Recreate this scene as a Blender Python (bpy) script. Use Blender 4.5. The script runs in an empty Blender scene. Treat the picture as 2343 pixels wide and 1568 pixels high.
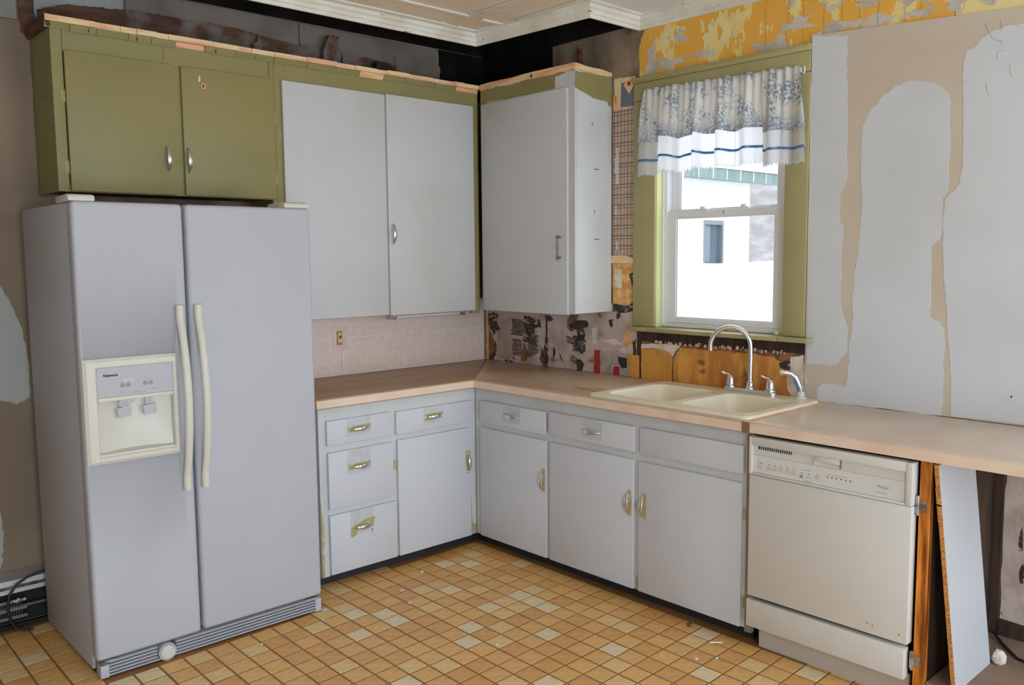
import bpy, bmesh, math, random
from mathutils import Vector, Matrix
R = math.radians
PI = math.pi
random.seed(7)
S = bpy.context.scene
COL = S.collection

# ------------------------------------------------------------------ camera
CAM_POS = Vector((-3.52776, -4.10021, 1.55766))
CAM_F = Vector((0.67129414, 0.73448087, -0.09950889))
CAM_R = Vector((0.73750988, -0.67527687, -0.00896281))
CAM_U = Vector((0.07377907, 0.06737211, 0.99499631))
FOCAL = 1973.18
cd = bpy.data.cameras.new('camera'); cam = bpy.data.objects.new('camera', cd); COL.objects.link(cam)
cd.sensor_width = 36.0; cd.lens = FOCAL / 2343 * 36.0; cd.clip_start = .05; cd.clip_end = 200
M3 = Matrix((CAM_R, CAM_U, -CAM_F)).transposed()
cam.matrix_world = Matrix.Translation(CAM_POS) @ M3.to_4x4()
S.camera = cam

# ------------------------------------------------------------------ light and exposure
S.view_settings.view_transform = 'Standard'
S.view_settings.look = 'None'
S.view_settings.gamma = 1.0
S.view_settings.use_curve_mapping = False
S.view_settings.exposure = 0.0
w = bpy.data.worlds.new('overcast_sky'); S.world = w; w.use_nodes = True
bg = w.node_tree.nodes['Background']
bg.inputs[0].default_value = (0.90, 0.95, 1.0, 1); bg.inputs[1].default_value = 3.0

# unseen openings added behind the camera (x range); area lamps there stand for daylight
OPEN_FRONT = [(-4.30, -2.80), (-1.65, -0.25)]
FRONT_Y = -5.45
LEFT_X = -4.75
def area(name, loc, rot, sx, sy, energy, color, portal=False):
    l = bpy.data.lights.new(name, 'AREA'); l.shape = 'RECTANGLE'; l.size = sx; l.size_y = sy
    l.energy = energy; l.color = color
    if portal: l.cycles.is_portal = True
    o = bpy.data.objects.new(name, l); COL.objects.link(o); o.location = loc; o.rotation_euler = rot
    return o
for k, (a, b) in enumerate(OPEN_FRONT):
    area('added_rear_daylight', ((a + b) / 2, FRONT_Y - .02, 1.25), (R(90), 0, 0), b - a, 1.9, (60, 26)[k], (0.62, 0.82, 1.0))
area('sky_portal', (.12, -1.70, 1.79), (0, R(90), 0), 1.1, .72, 1, (1, 1, 1), portal=True)

# ------------------------------------------------------------------ helpers
def lin(c):
    return tuple((v / 255 / 12.92) if v / 255 <= .04045 else ((v / 255 + .055) / 1.055) ** 2.4 for v in c)
def A(r, g, b, k=1.75):
    return tuple(min(.92, v * k) for v in lin((r, g, b)))

def mat(name, c1, rough=.55, metal=0.0, c2=None, scale=6.0, lo=.42, hi=.62, stretch=(1, 1, 1), bump=0.0, bscale=80.0,
        c3=None, scale3=3.0, lo3=.55, hi3=.6, stretch3=(1, 1, 1), spec=.5, detail=4.0, emit=None, coat=0.0):
    m = bpy.data.materials.new(name); m.use_nodes = True
    nt = m.node_tree; N = nt.nodes; L = nt.links
    b = N['Principled BSDF']
    b.inputs['Roughness'].default_value = rough; b.inputs['Metallic'].default_value = metal
    b.inputs['Base Color'].default_value = (*c1, 1)
    b.inputs['Specular IOR Level'].default_value = spec
    b.inputs['Coat Weight'].default_value = coat
    tc = N.new('ShaderNodeTexCoord')
    def noise(sc, st, det):
        mp = N.new('ShaderNodeMapping'); mp.inputs['Scale'].default_value = st
        L.new(tc.outputs['Object'], mp.inputs['Vector'])
        n = N.new('ShaderNodeTexNoise'); n.inputs['Scale'].default_value = sc; n.inputs['Detail'].default_value = det
        L.new(mp.outputs[0], n.inputs['Vector']); return n
    def step(n, a, z):
        mr = N.new('ShaderNodeMapRange'); mr.inputs[1].default_value = a; mr.inputs[2].default_value = z
        L.new(n.outputs['Fac'], mr.inputs[0]); return mr.outputs[0]
    out = None
    if c2:
        mx = N.new('ShaderNodeMix'); mx.data_type = 'RGBA'
        mx.inputs[6].default_value = (*c1, 1); mx.inputs[7].default_value = (*c2, 1)
        L.new(step(noise(scale, stretch, detail), lo, hi), mx.inputs[0]); out = mx.outputs[2]
    if c3:
        m3 = N.new('ShaderNodeMix'); m3.data_type = 'RGBA'; m3.inputs[7].default_value = (*c3, 1)
        if out: L.new(out, m3.inputs[6])
        else: m3.inputs[6].default_value = (*c1, 1)
        L.new(step(noise(scale3, stretch3, 6.0), lo3, hi3), m3.inputs[0]); out = m3.outputs[2]
    if out: L.new(out, b.inputs['Base Color'])
    if bump:
        bp = N.new('ShaderNodeBump'); bp.inputs['Strength'].default_value = bump; bp.inputs['Distance'].default_value = .01
        L.new(noise(bscale, (1, 1, 1), 3.0).outputs['Fac'], bp.inputs['Height']); L.new(bp.outputs[0], b.inputs['Normal'])
    if emit:
        b.inputs['Emission Color'].default_value = (*emit, 1); b.inputs['Emission Strength'].default_value = 1
    return m

def stripes(nt, coord, period, width, offset=0.0):
    """1 inside thin lines that repeat along a coordinate socket"""
    N = nt.nodes; L = nt.links
    a = N.new('ShaderNodeMath'); a.operation = 'ADD'; a.inputs[1].default_value = offset; L.new(coord, a.inputs[0])
    d = N.new('ShaderNodeMath'); d.operation = 'DIVIDE'; d.inputs[1].default_value = period; L.new(a.outputs[0], d.inputs[0])
    f = N.new('ShaderNodeMath'); f.operation = 'FRACT'; L.new(d.outputs[0], f.inputs[0])
    l = N.new('ShaderNodeMath'); l.operation = 'LESS_THAN'; l.inputs[1].default_value = width / period; L.new(f.outputs[0], l.inputs[0])
    return l.outputs[0]

class MB:
    """collects vertices and faces of one mesh"""
    def __init__(s): s.v = []; s.f = []; s.mi = []; s.k = 0
    def add(s, vs, fs):
        o = len(s.v); s.v += [tuple(v) for v in vs]
        for f in fs: s.f.append(tuple(i + o for i in f)); s.mi.append(s.k)
        return s
    def box(s, x0, x1, y0, y1, z0, z1):
        x0, x1 = sorted((x0, x1)); y0, y1 = sorted((y0, y1)); z0, z1 = sorted((z0, z1))
        return s.add([(x0, y0, z0), (x1, y0, z0), (x1, y1, z0), (x0, y1, z0), (x0, y0, z1), (x1, y0, z1), (x1, y1, z1), (x0, y1, z1)],
                     [(0, 3, 2, 1), (4, 5, 6, 7), (0, 1, 5, 4), (1, 2, 6, 5), (2, 3, 7, 6), (3, 0, 4, 7)])
    def prism(s, pts, ax, a, b):
        """outline in the plane across axis ax (0 -> (y,z), 1 -> (x,z), 2 -> (x,y)), from a to b along it"""
        def P(q, t): return (t, q[0], q[1]) if ax == 0 else (q[0], t, q[1]) if ax == 1 else (q[0], q[1], t)
        n = len(pts); vs = [P(q, a) for q in pts] + [P(q, b) for q in pts]
        fs = [tuple(range(n)), tuple(range(2 * n - 1, n - 1, -1))] + [(i, i + n, (i + 1) % n + n, (i + 1) % n) for i in range(n)]
        return s.add(vs, fs)
    def rings(s, rs, closed=True, cap=True):
        n = len(rs[0]); o = len(s.v)
        for r in rs: s.v += [tuple(p) for p in r]
        for k in range(len(rs) - 1):
            for i in range(n if closed else n - 1):
                j = (i + 1) % n
                s.f.append((o + k * n + i, o + k * n + j, o + (k + 1) * n + j, o + (k + 1) * n + i)); s.mi.append(s.k)
        if cap and closed:
            s.f.append(tuple(o + i for i in range(n - 1, -1, -1))); s.f.append(tuple(o + (len(rs) - 1) * n + i for i in range(n))); s.mi += [s.k, s.k]
        return s
    def tube(s, path, rad, seg=10, sq=1.0, up=None):
        P = [Vector(p) for p in path]; rs = []; n0 = None
        for i, p in enumerate(P):
            t = (P[min(i + 1, len(P) - 1)] - P[max(i - 1, 0)]).normalized()
            if n0 is None:
                n0 = Vector(up) if up else (Vector((0, 0, 1)) if abs(t.z) < .9 else Vector((1, 0, 0)))
            n0 = (n0 - t * n0.dot(t)).normalized(); bn = t.cross(n0)
            r = rad[i] if isinstance(rad, (list, tuple)) else rad
            rs.append([p + n0 * math.cos(2 * PI * j / seg) * r + bn * math.sin(2 * PI * j / seg) * r * sq for j in range(seg)])
        return s.rings(rs)
    def lathe(s, prof, o=(0, 0, 0), ax='z', seg=20):
        rs = []
        for r, h in prof:
            ring = []
            for j in range(seg):
                c, d = math.cos(2 * PI * j / seg) * r, math.sin(2 * PI * j / seg) * r
                v = (c, d, h) if ax == 'z' else (c, h, d) if ax == 'y' else (h, c, d)
                ring.append(tuple(a + b for a, b in zip(o, v)))
            rs.append(ring)
        return s.rings(rs)

def link(o, parent=None):
    COL.objects.link(o)
    if parent is not None:
        o.parent = parent
        o.matrix_parent_inverse = PW[parent.name].inverted() if parent.name in PW else Matrix.Identity(4)
    PW[o.name] = Matrix.LocRotScale(o.location, o.rotation_euler, o.scale)
    return o
PW = {}
def mesh_of(name, mb, mats, bevel=0.0, seg=2, smooth=False):
    me = bpy.data.meshes.new(name)
    me.from_pydata([tuple(v) for v in mb.v], [], mb.f)
    for m in (mats if isinstance(mats, (list, tuple)) else [mats]): me.materials.append(m)
    if any(mb.mi): me.polygons.foreach_set('material_index', mb.mi)
    bm = bmesh.new(); bm.from_mesh(me)
    bmesh.ops.recalc_face_normals(bm, faces=bm.faces)
    if bevel:
        es = [e for e in bm.edges if len(e.link_faces) == 2 and e.calc_face_angle(0) > .6]
        bmesh.ops.bevel(bm, geom=es, offset=bevel, segments=seg, profile=.5, affect='EDGES', clamp_overlap=True)
    bm.to_mesh(me); bm.free()
    if smooth or bevel:
        for p in me.polygons: p.use_smooth = True
        try: me.set_sharp_from_angle(angle=R(38))
        except Exception: pass
    return me
def obj(name, mb, mats, parent=None, bevel=0.0, seg=2, smooth=False, label=None, stuff=False):
    o = bpy.data.objects.new(name, mesh_of(name, mb, mats, bevel, seg, smooth))
    link(o, parent)
    if label: o['label'] = label
    if stuff: o['kind'] = 'stuff'
    return o
def inst(name, me, parent=None, loc=(0, 0, 0), rot=(0, 0, 0), scale=(1, 1, 1)):
    o = bpy.data.objects.new(name, me); o.location = loc; o.rotation_euler = rot; o.scale = scale
    return link(o, parent)
def tag(o, label, cat, group=None):
    o['label'] = label; o['category'] = cat
    if group: o['group'] = group
    return o
def thing(name, loc, label, cat, group=None):
    o = bpy.data.objects.new(name, None); o.location = loc; o.empty_display_size = .1
    COL.objects.link(o); PW[o.name] = Matrix.Translation(loc)
    return tag(o, label, cat, group)
def struct(o): o['kind'] = 'structure'; return o
def B(*a): return MB().box(*a)
def rough(pts, n=6, amp=.003, seed=1):
    """subdivide an outline and make it ragged"""
    rn = random.Random(seed); out = []
    for i, p in enumerate(pts):
        q = pts[(i + 1) % len(pts)]; out.append(p)
        d = math.hypot(q[0] - p[0], q[1] - p[1]); k = max(1, min(n, int(d / .012)))
        for j in range(1, k):
            t = j / k; out.append((p[0] + (q[0] - p[0]) * t + rn.uniform(-amp, amp), p[1] + (q[1] - p[1]) * t + rn.uniform(-amp, amp)))
    return out
def cut(o, mb):
    """subtract a shape from a mesh object"""
    c = bpy.data.objects.new('cutter', mesh_of('cutter', mb, o.data.materials[0])); COL.objects.link(c)
    md = o.modifiers.new('hole', 'BOOLEAN'); md.operation = 'DIFFERENCE'; md.object = c; md.solver = 'EXACT'
    dg = bpy.context.evaluated_depsgraph_get(); dg.update()
    me = bpy.data.meshes.new_from_object(o.evaluated_get(dg)); o.modifiers.clear()
    o.data = me; bpy.data.objects.remove(c)
def text(name, body, size, m, parent, loc, rot, ext=.0004, shear=0.0, xs=1.0, bold=0.0):
    cu = bpy.data.curves.new(name, 'FONT'); cu.body = body; cu.size = size; cu.extrude = ext; cu.offset = bold; cu.shear = shear; cu.resolution_u = 3
    t = bpy.data.objects.new(name, cu); COL.objects.link(t)
    dg = bpy.context.evaluated_depsgraph_get(); dg.update()
    me = bpy.data.meshes.new_from_object(t.evaluated_get(dg)); bpy.data.objects.remove(t)
    me.materials.clear(); me.materials.append(m)
    return inst(name, me, parent, loc, rot, (xs, 1, 1))
FACE_A = (R(90), 0, 0)             # reads on a surface that looks towards -y
FACE_B = (R(90), 0, R(-90))        # reads on a surface that looks towards -x
# outlines of stains, plaster patches and paper scraps, in wall coordinates (metres)
PATCH1=[(-2.172,2.481),(-2.331,2.455),(-2.329,2.332),(-2.336,2.191),(-2.347,1.875),(-2.333,1.832),(-2.319,1.811),(-2.32,1.689),(-2.336,1.661),(-2.33,1.566),(-2.331,1.341),(-2.35,1.285),(-2.369,1.23),(-2.37,1.139),(-2.343,1.114),(-2.332,1.091),(-2.291,1.07),(-2.26,1.079),(-2.188,1.067),(-2.184,1.113),(-2.177,1.567),(-2.171,2.135)]
PATCH2=[(-2.403,1.99),(-2.408,2.086),(-2.437,2.135),(-2.479,2.182),(-2.531,2.217),(-2.594,2.23),(-2.655,2.221),(-2.705,2.196),(-2.741,2.161),(-2.75,2.125),(-2.752,2.006),(-2.756,1.966),(-2.753,1.866),(-2.755,1.795),(-2.732,1.766),(-2.733,1.613),(-2.699,1.583),(-2.699,1.531),(-2.704,1.458),(-2.705,1.302),(-2.746,1.288),(-2.76,1.242),(-2.763,1.096),(-2.765,1.044),(-2.763,0.916),(-2.477,0.913),(-2.24,0.915),(-2.238,0.966),(-2.262,0.991),(-2.311,0.997),(-2.365,0.988),(-2.375,1.06),(-2.377,1.163),(-2.387,1.231),(-2.391,1.287),(-2.385,1.354),(-2.391,1.477),(-2.405,1.576),(-2.413,1.686),(-2.413,1.784),(-2.406,1.892)]
PATCH3=[(-2.789,2.267),(-2.801,2.313),(-2.833,2.322),(-2.851,2.347),(-2.895,2.367),(-2.93,2.374),(-2.991,2.372)]
PATCH3b=[(-3.057,0.92),(-2.8,0.918),(-2.795,1.047),(-2.779,1.202),(-2.769,1.325),(-2.756,1.407),(-2.745,1.562),(-2.739,1.705),(-2.747,1.765),(-2.793,1.813),(-2.804,1.901),(-2.8,2.001),(-2.8,2.06),(-2.794,2.159)]
PATCH4=[(-2.672,1.453),(-2.641,1.388),(-2.609,1.294),(-2.59,1.181),(-2.584,1.068),(-2.589,0.974),(-2.637,0.951),(-2.701,0.978)]
PATCH5=[(-2.729,0.514),(-2.724,0.447),(-2.724,0.37),(-2.735,0.277),(-2.745,0.236)]
MUS0=[(-1.151,1.034),(-1.232,1.034),(-1.233,0.913),(-1.165,0.915)]
MUS1=[(-1.248,1.068),(-1.339,1.078),(-1.403,1.073),(-1.435,1.056),(-1.447,1.026),(-1.444,0.91),(-1.25,0.906)]
BEI1=[(-1.248,1.095),(-1.339,1.104),(-1.5,1.106),(-1.466,1.072),(-1.451,1.045),(-1.419,1.068),(-1.339,1.08),(-1.248,1.07)]
MUS2=[(-1.496,1.093),(-1.602,1.094),(-1.816,1.098),(-2.015,1.09),(-2.054,1.07),(-2.06,1.048),(-2.08,1.027),(-2.107,0.949),(-2.132,0.912),(-1.75,0.917),(-1.46,0.908),(-1.455,1.007),(-1.474,1.066)]
WHI1=[(-2.103,1.097),(-2.167,1.108),(-2.174,0.906),(-2.138,0.907),(-2.107,0.949),(-2.08,1.027),(-2.104,1.052)]
BLOB1=[(-2.047,1.064),(-2.091,1.079),(-2.103,1.069),(-2.104,1.038),(-2.086,1.036),(-2.054,1.044)]
REDBAR=[(-0.915,1.042),(-0.958,1.041),(-0.958,0.912),(-0.913,0.91)]
PAPER=[(-0.958,1.039),(-1.151,1.036),(-1.162,0.914),(-0.958,0.909)]
BLK1=[(-1.088,1.015),(-1.147,1.012),(-1.147,0.958),(-1.117,0.955),(-1.089,0.988)]
REDSQ=[(-1.053,0.963),(-1.099,0.965),(-1.097,0.916),(-1.05,0.914)]
REDBD=[(-1.04,0.972),(-1.106,0.976),(-1.104,0.914),(-1.037,0.911)]
STA1=[(-0.352,1.206),(-0.489,1.191),(-0.498,1.14),(-0.458,1.138),(-0.427,1.097),(-0.376,1.046),(-0.338,1.057),(-0.37,1.107),(-0.352,1.158)]
STA2=[(-0.537,1.099),(-0.555,1.084),(-0.551,0.93),(-0.517,0.935),(-0.481,0.954),(-0.5,0.994),(-0.524,1.03)]
STA3=[(-0.725,1.169),(-0.781,1.196),(-0.864,1.194),(-0.872,1.173),(-0.842,1.147),(-0.847,1.086),(-0.758,1.088),(-0.753,1.109),(-0.792,1.115),(-0.781,1.147),(-0.736,1.128)]
STA4=[(-0.769,1.04),(-0.847,1.062),(-0.847,1.025),(-0.814,1.01),(-0.775,1.019)]
STA5=[(-0.769,0.982),(-0.814,0.977),(-0.842,0.951),(-0.82,0.914),(-0.783,0.912),(-0.786,0.954)]
STA6=[(-0.013,1.209),(-0.116,1.205),(-0.109,1.146),(-0.142,1.109),(-0.115,1.101),(-0.08,1.067),(-0.046,1.106),(-0.012,1.141)]
STA7=[(-0.036,0.913),(-0.036,0.941),(-0.092,0.968),(-0.086,1.026),(-0.103,1.009),(-0.092,0.954),(-0.064,0.913)]
STA8=[(-0.324,0.981),(-0.351,1.044),(-0.388,0.986),(-0.368,0.927),(-0.324,0.928)]
STA9=[(-1.054,1.3),(-1.11,1.29),(-1.185,1.285),(-1.175,1.262),(-1.105,1.255),(-1.08,1.215),(-1.069,1.261),(-1.052,1.268)]
STA10=[(-1.131,1.147),(-1.171,1.161),(-1.161,1.13),(-1.191,1.085),(-1.131,1.081)]
MUSL=[(-0.004,1.104),(-0.046,1.097),(-0.093,1.027),(-0.088,0.954),(-0.036,0.917),(-0.001,0.91)]
TAN1=[(-0.109,1.146),(-0.236,1.196),(-0.233,0.92),(-0.099,0.936)]
HEART=[(-1.056,2.478),(-1.196,2.471),(-1.197,2.318),(-1.05,2.315)]
HEARTB=[(-1.102,2.447),(-1.193,2.445),(-1.194,2.321),(-1.099,2.324)]
HEARTC=[(-1.132,2.432),(-1.148,2.454),(-1.19,2.45),(-1.193,2.423),(-1.167,2.391)]
STRIP=[(-1.041,1.556),(-1.096,1.558),(-1.154,1.555),(-1.197,1.538),(-1.197,1.515),(-1.045,1.516)]
PEEL=[(-1.045,1.511),(-1.197,1.514),(-1.199,1.3),(-1.156,1.293),(-1.049,1.301)]
PEELW=[(-1.06,1.485),(-1.111,1.48),(-1.112,1.385),(-1.06,1.389)]
PEELD=[(-1.049,1.301),(-1.156,1.293),(-1.199,1.312),(-1.199,1.262),(-1.049,1.255)]
# ------------------------------------------------------------------ materials
WHITE = A(176, 177, 180)
M = {}
M['fridge'] = mat('fridge_enamel', A(153, 154, 161), .6, c2=A(150, 151, 157), scale=3, lo=.4, hi=.75, spec=.35, bump=.06, bscale=420)
M['cream'] = mat('cream_plastic', A(176, 174, 166), .4, c2=A(172, 168, 158), scale=5, lo=.4, hi=.8)
M['bisque'] = mat('bisque_enamel', A(174, 172, 168), .4, c2=A(171, 168, 163), scale=4, lo=.4, hi=.8)
M['bisque_panel'] = mat('bisque_control_face', A(178, 178, 176), .3)
M['white'] = mat('white_door_paint', A(166, 166, 167), .5, c2=A(161, 158, 155), scale=2.2, lo=.45, hi=.8, bump=.12, bscale=160)
M['white_cool'] = mat('white_primer_paint', A(170, 171, 171), .55, c2=A(161, 162, 161), scale=5, lo=.45, hi=.8, stretch=(1, 1, .6), bump=.12, bscale=140)
M['white_low'] = mat('white_base_paint', A(170, 172, 178), .5, c2=A(165, 166, 171), scale=2.4, lo=.45, hi=.8, bump=.12, bscale=160)
M['green'] = mat('green_cabinet_paint', A(120, 112, 70), .5, c2=A(112, 106, 70), scale=2.5, lo=.4, hi=.7, bump=.12, bscale=120)
M['green_trim'] = mat('green_trim_paint', A(140, 132, 92), .48, c2=A(134, 126, 86), scale=3, lo=.4, hi=.7, bump=.14, bscale=90)
M['jamb_green'] = mat('pale_green_jamb_paint', A(176, 176, 128), .5)
M['halo'] = mat('bare_green_paint', A(142, 136, 94), .55, c2=A(168, 166, 156), scale=30, lo=.55, hi=.7)
M['thin'] = mat('thin_paint', A(158, 160, 164), .6, c2=A(164, 166, 170), scale=40, lo=.4, hi=.6, stretch=(1, 1, .3))
M['rawwood'] = mat('raw_split_wood', A(205, 170, 130), .7, c2=A(188, 130, 95), scale=14, lo=.45, hi=.65, stretch=(.4, .4, 3), bump=.3, bscale=60)
M['pinkwood'] = mat('pinkish_split_wood', A(205, 150, 120), .75, c2=A(190, 125, 95), scale=16, lo=.4, hi=.7, stretch=(.4, .4, 3), bump=.3, bscale=60)
M['brownwood'] = mat('old_brown_wood', A(88, 56, 38), .75, c2=A(58, 36, 25), scale=9, lo=.4, hi=.65, stretch=(.6, .6, 4), c3=A(104, 92, 86), scale3=4, lo3=.545, hi3=.62, bump=.3, bscale=50)
M['plank_dark'] = mat('dark_plank', A(58, 40, 30), .8, c2=A(38, 27, 22), scale=8, stretch=(1, 4, .4))
M['edgewood'] = mat('cabinet_side_wood', A(140, 105, 70), .6, c2=A(120, 95, 60), scale=8, stretch=(1, 1, .3))
M['chrome'] = mat('chrome', (.82, .82, .84), .16, 1.0)
M['chrome_dull'] = mat('worn_chrome', (.72, .73, .75), .27, 1.0)
M['pewter'] = mat('dark_pewter', (.20, .19, .18), .38, .85)
M['hinge'] = mat('painted_hinge', A(165, 158, 120), .45, .3)
M['steel'] = mat('zinc_steel', (.55, .55, .56), .35, .9, c2=(.3, .28, .27), scale=30)
M['black'] = mat('black_gap', (.012, .012, .013), .7)
M['soot_shade'] = mat('soot_and_shade_black', (.010, .009, .008), .95, c2=(.022, .017, .013), scale=5, spec=.1)  # near-black colour stands for soot and the shade of the open void
M['toe'] = mat('black_vinyl_toe_kick', (.025, .025, .028), .6)
M['rubber'] = mat('black_cable_rubber', (.02, .02, .022), .5)
M['gap_grey'] = mat('grey_gasket', (.16, .17, .19), .7)
M['counter'] = mat('beige_laminate', A(178, 164, 150), .3, c2=A(170, 150, 134), scale=3.2, lo=.4, hi=.7, stretch=(1, 1.6, 1), c3=A(186, 174, 160), scale3=220, lo3=.58, hi3=.66)
M['counter_brown'] = mat('worn_brown_laminate', A(146, 119, 96), .45, c2=A(130, 104, 80), scale=3.5, lo=.38, hi=.66, stretch=(.5, 2.2, 1), c3=A(168, 140, 118), scale3=200, lo3=.6, hi3=.68)
M['counter_mid'] = mat('stained_beige_laminate', A(168, 146, 126), .36, c2=A(146, 121, 98), scale=2.2, lo=.4, hi=.66, stretch=(1, 1, 1), c3=A(176, 150, 128), scale3=220, lo3=.6, hi3=.68)
M['edge'] = mat('pale_laminate_edge', A(196, 174, 158), .4, c2=A(186, 160, 142), scale=8, lo=.4, hi=.7)
M['stainyel'] = mat('yellowish_water_stain', A(160, 125, 80), .5, c2=A(148, 118, 84), scale=40, lo=.4, hi=.6)
M['sink'] = mat('almond_sink_enamel', A(192, 184, 166), .28, c2=A(186, 175, 154), scale=5, lo=.4, hi=.75)
M['grime'] = mat('grime', A(110, 85, 62), .7)
M['pinktile'] = mat('pink_marbled_tileboard', A(190, 172, 162), .35, c2=A(184, 162, 150), scale=40, lo=.42, hi=.70, detail=8)
M['pinkgrout'] = mat('pale_grout', A(212, 198, 194), .6)
M['plate'] = mat('pale_pink_plate', A(186, 166, 154), .4)
M['brass'] = mat('brass', (.55, .40, .16), .35, .9)
M['redplastic'] = mat('red_plastic', (.5, .03, .02), .35)
M['bone'] = mat('bone_plastic', A(190, 172, 140), .4)
M['tan_drywall'] = mat('tan_drywall_paper', A(168, 156, 142), .75, c2=A(163, 149, 134), scale=2, lo=.4, hi=.7)
M['mud'] = mat('white_joint_compound', A(172, 174, 177), .7, c2=A(167, 168, 170), scale=2.5, lo=.4, hi=.7, bump=.05, bscale=40)
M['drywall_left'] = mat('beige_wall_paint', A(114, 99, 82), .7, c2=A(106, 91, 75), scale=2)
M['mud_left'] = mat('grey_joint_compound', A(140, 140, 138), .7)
M['grey_paint'] = mat('old_grey_paint', A(120, 118, 112), .8)
M['greyboard'] = mat('grey_plaster_board', A(112, 100, 90), .85, c2=A(92, 80, 70), scale=5, lo=.4, hi=.7)
M['greyboard_pale'] = mat('pale_plaster_board', A(138, 136, 132), .85, c2=A(122, 118, 112), scale=4)
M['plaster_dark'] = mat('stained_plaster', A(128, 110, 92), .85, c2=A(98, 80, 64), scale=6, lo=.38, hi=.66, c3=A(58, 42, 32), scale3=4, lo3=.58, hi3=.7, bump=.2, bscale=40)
M['backsplash'] = mat('scraped_plaster', A(170, 154, 144), .8, c2=A(148, 130, 118), scale=9, lo=.4, hi=.66, c3=A(112, 84, 64), scale3=14, lo3=.62, hi3=.7, bump=.25, bscale=50)
M['backsplash_tan'] = mat('grey_tan_plaster', A(146, 128, 116), .8, c2=A(134, 116, 104), scale=12)
M['ridge'] = mat('dark_adhesive_ridge', A(50, 40, 36), .6)
M['adhesive'] = mat('dark_tile_adhesive', A(46, 37, 33), .6, c2=A(78, 64, 54), scale=26, lo=.5, hi=.7, c3=A(146, 130, 118), scale3=38, lo3=.565, hi3=.64, stretch3=(1, .6, 1.3), bump=.5, bscale=50)
M['brown_stain'] = mat('brown_old_paste', A(120, 84, 50), .75, c2=A(90, 62, 38), scale=20)
M['rust'] = mat('orange_rust_stain', A(180, 120, 62), .75, c2=A(206, 160, 110), scale=24, lo=.4, hi=.62)
M['mustard'] = mat('mustard_paint', A(180, 128, 54), .6, c2=A(160, 112, 52), scale=6, lo=.4, hi=.6, stretch=(1, 2, .6), bump=.12, bscale=40)
M['mustard_brown'] = mat('stained_mustard_paint', A(160, 100, 44), .65, c2=A(184, 132, 62), scale=9, lo=.42, hi=.62, stretch=(1, 1.6, .5), c3=A(104, 74, 44), scale3=12, lo3=.6, hi3=.68, bump=.15, bscale=40)
M['crumb'] = mat('crumbling_plaster', A(186, 150, 130), .85, c2=A(90, 64, 50), scale=40, lo=.5, hi=.62, bump=.6, bscale=60)
M['white_plaster'] = mat('bare_white_plaster', A(190, 178, 162), .8, c2=A(170, 158, 146), scale=14)
M['red_print'] = mat('red_print', A(150, 36, 34), .6, c2=A(128, 34, 34), scale=30)
M['black_print'] = mat('black_print', A(34, 34, 40), .6)
M['grey_print'] = mat('grey_newsprint', A(150, 140, 132), .7, c2=A(130, 118, 110), scale=18)
M['blue_print'] = mat('blue_grey_print', A(92, 96, 110), .7)
M['cream_paper'] = mat('cream_old_paper', A(210, 176, 140), .75, c2=A(196, 156, 116), scale=20)
M['orange'] = mat('orange_wall_paint', A(204, 142, 58), .7, c2=A(208, 172, 112), scale=9, lo=.56, hi=.58, stretch=(1, 1.3, .55), c3=A(168, 158, 146), scale3=6, lo3=.60, hi3=.615, stretch3=(1, .8, 1.5), bump=.25, bscale=30, detail=8)
M['yellow'] = mat('pale_yellow_paint', A(206, 176, 122), .7, c2=A(196, 164, 108), scale=8, c3=A(160, 154, 142), scale3=7, lo3=.6, hi3=.61)
M['peelgrey'] = mat('exposed_grey_plaster', A(168, 160, 150), .8, c2=A(150, 142, 132), scale=10)
M['crown'] = mat('worn_white_trim', A(190, 187, 178), .6, c2=A(178, 170, 156), scale=5, lo=.45, hi=.7, c3=A(120, 84, 58), scale3=22, lo3=.68, hi3=.72, stretch3=(.5, .5, 3))
M['ceil_tan'] = mat('tan_ceiling_paint', A(192, 174, 152), .8, c2=A(184, 166, 144), scale=3)
M['ceil_white'] = mat('white_ceiling_paint', A(182, 182, 182), .8)
M['batten'] = mat('white_batten', A(186, 182, 174), .7, c2=A(150, 132, 110), scale=16, lo=.62, hi=.72)
M['vinyl'] = mat('white_window_vinyl', A(188, 188, 190), .35)
M['grout'] = mat('brown_vinyl_floor', A(122, 86, 48, 2.0), .55, c2=A(108, 76, 44, 2.0), scale=6)
M['subfloor'] = mat('grey_brown_subfloor', A(120, 100, 84), .8, c2=A(98, 80, 68), scale=6)
TILE = [mat('floor_tile_%s' % n, A(*c1, 2.45), .42, c2=A(*c2, 2.45), scale=26, lo=.36, hi=.68, detail=9, c3=A(*c3, 2.2), scale3=24, lo3=.60, hi3=.72, stretch3=(1, 1, 1), bump=.12, bscale=90)
        for n, c1, c2, c3 in (('amber', (157, 119, 71), (147, 109, 62), (132, 97, 60)), ('honey', (161, 127, 80), (152, 118, 71), (136, 104, 66)),
                              ('ochre', (164, 130, 80), (156, 122, 72), (142, 110, 68)), ('sand', (166, 140, 98), (158, 132, 90), (140, 110, 74)),
                              ('pale', (168, 152, 124), (160, 142, 112), (142, 118, 86)))]
M['aluminium'] = mat('dull_aluminium', (.58, .58, .58), .42, .8)
M['heater_dark'] = mat('heater_dust', (.02, .019, .02), .8)
M['fin'] = mat('dusty_fin', (.26, .25, .23), .6, .4)
M['stained_wood'] = mat('varnished_orange_wood', A(188, 106, 36, 2.2), .4, c2=A(100, 46, 14, 2.0), scale=10, lo=.42, hi=.6, stretch=(2.6, 2.6, .28), bump=.15, bscale=60)
M['melamine'] = mat('white_melamine', A(158, 160, 164), .45)
M['particle'] = mat('particle_board', A(176, 122, 60), .8, c2=A(140, 92, 44), scale=120, lo=.4, hi=.6, bump=.3, bscale=150)
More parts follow.
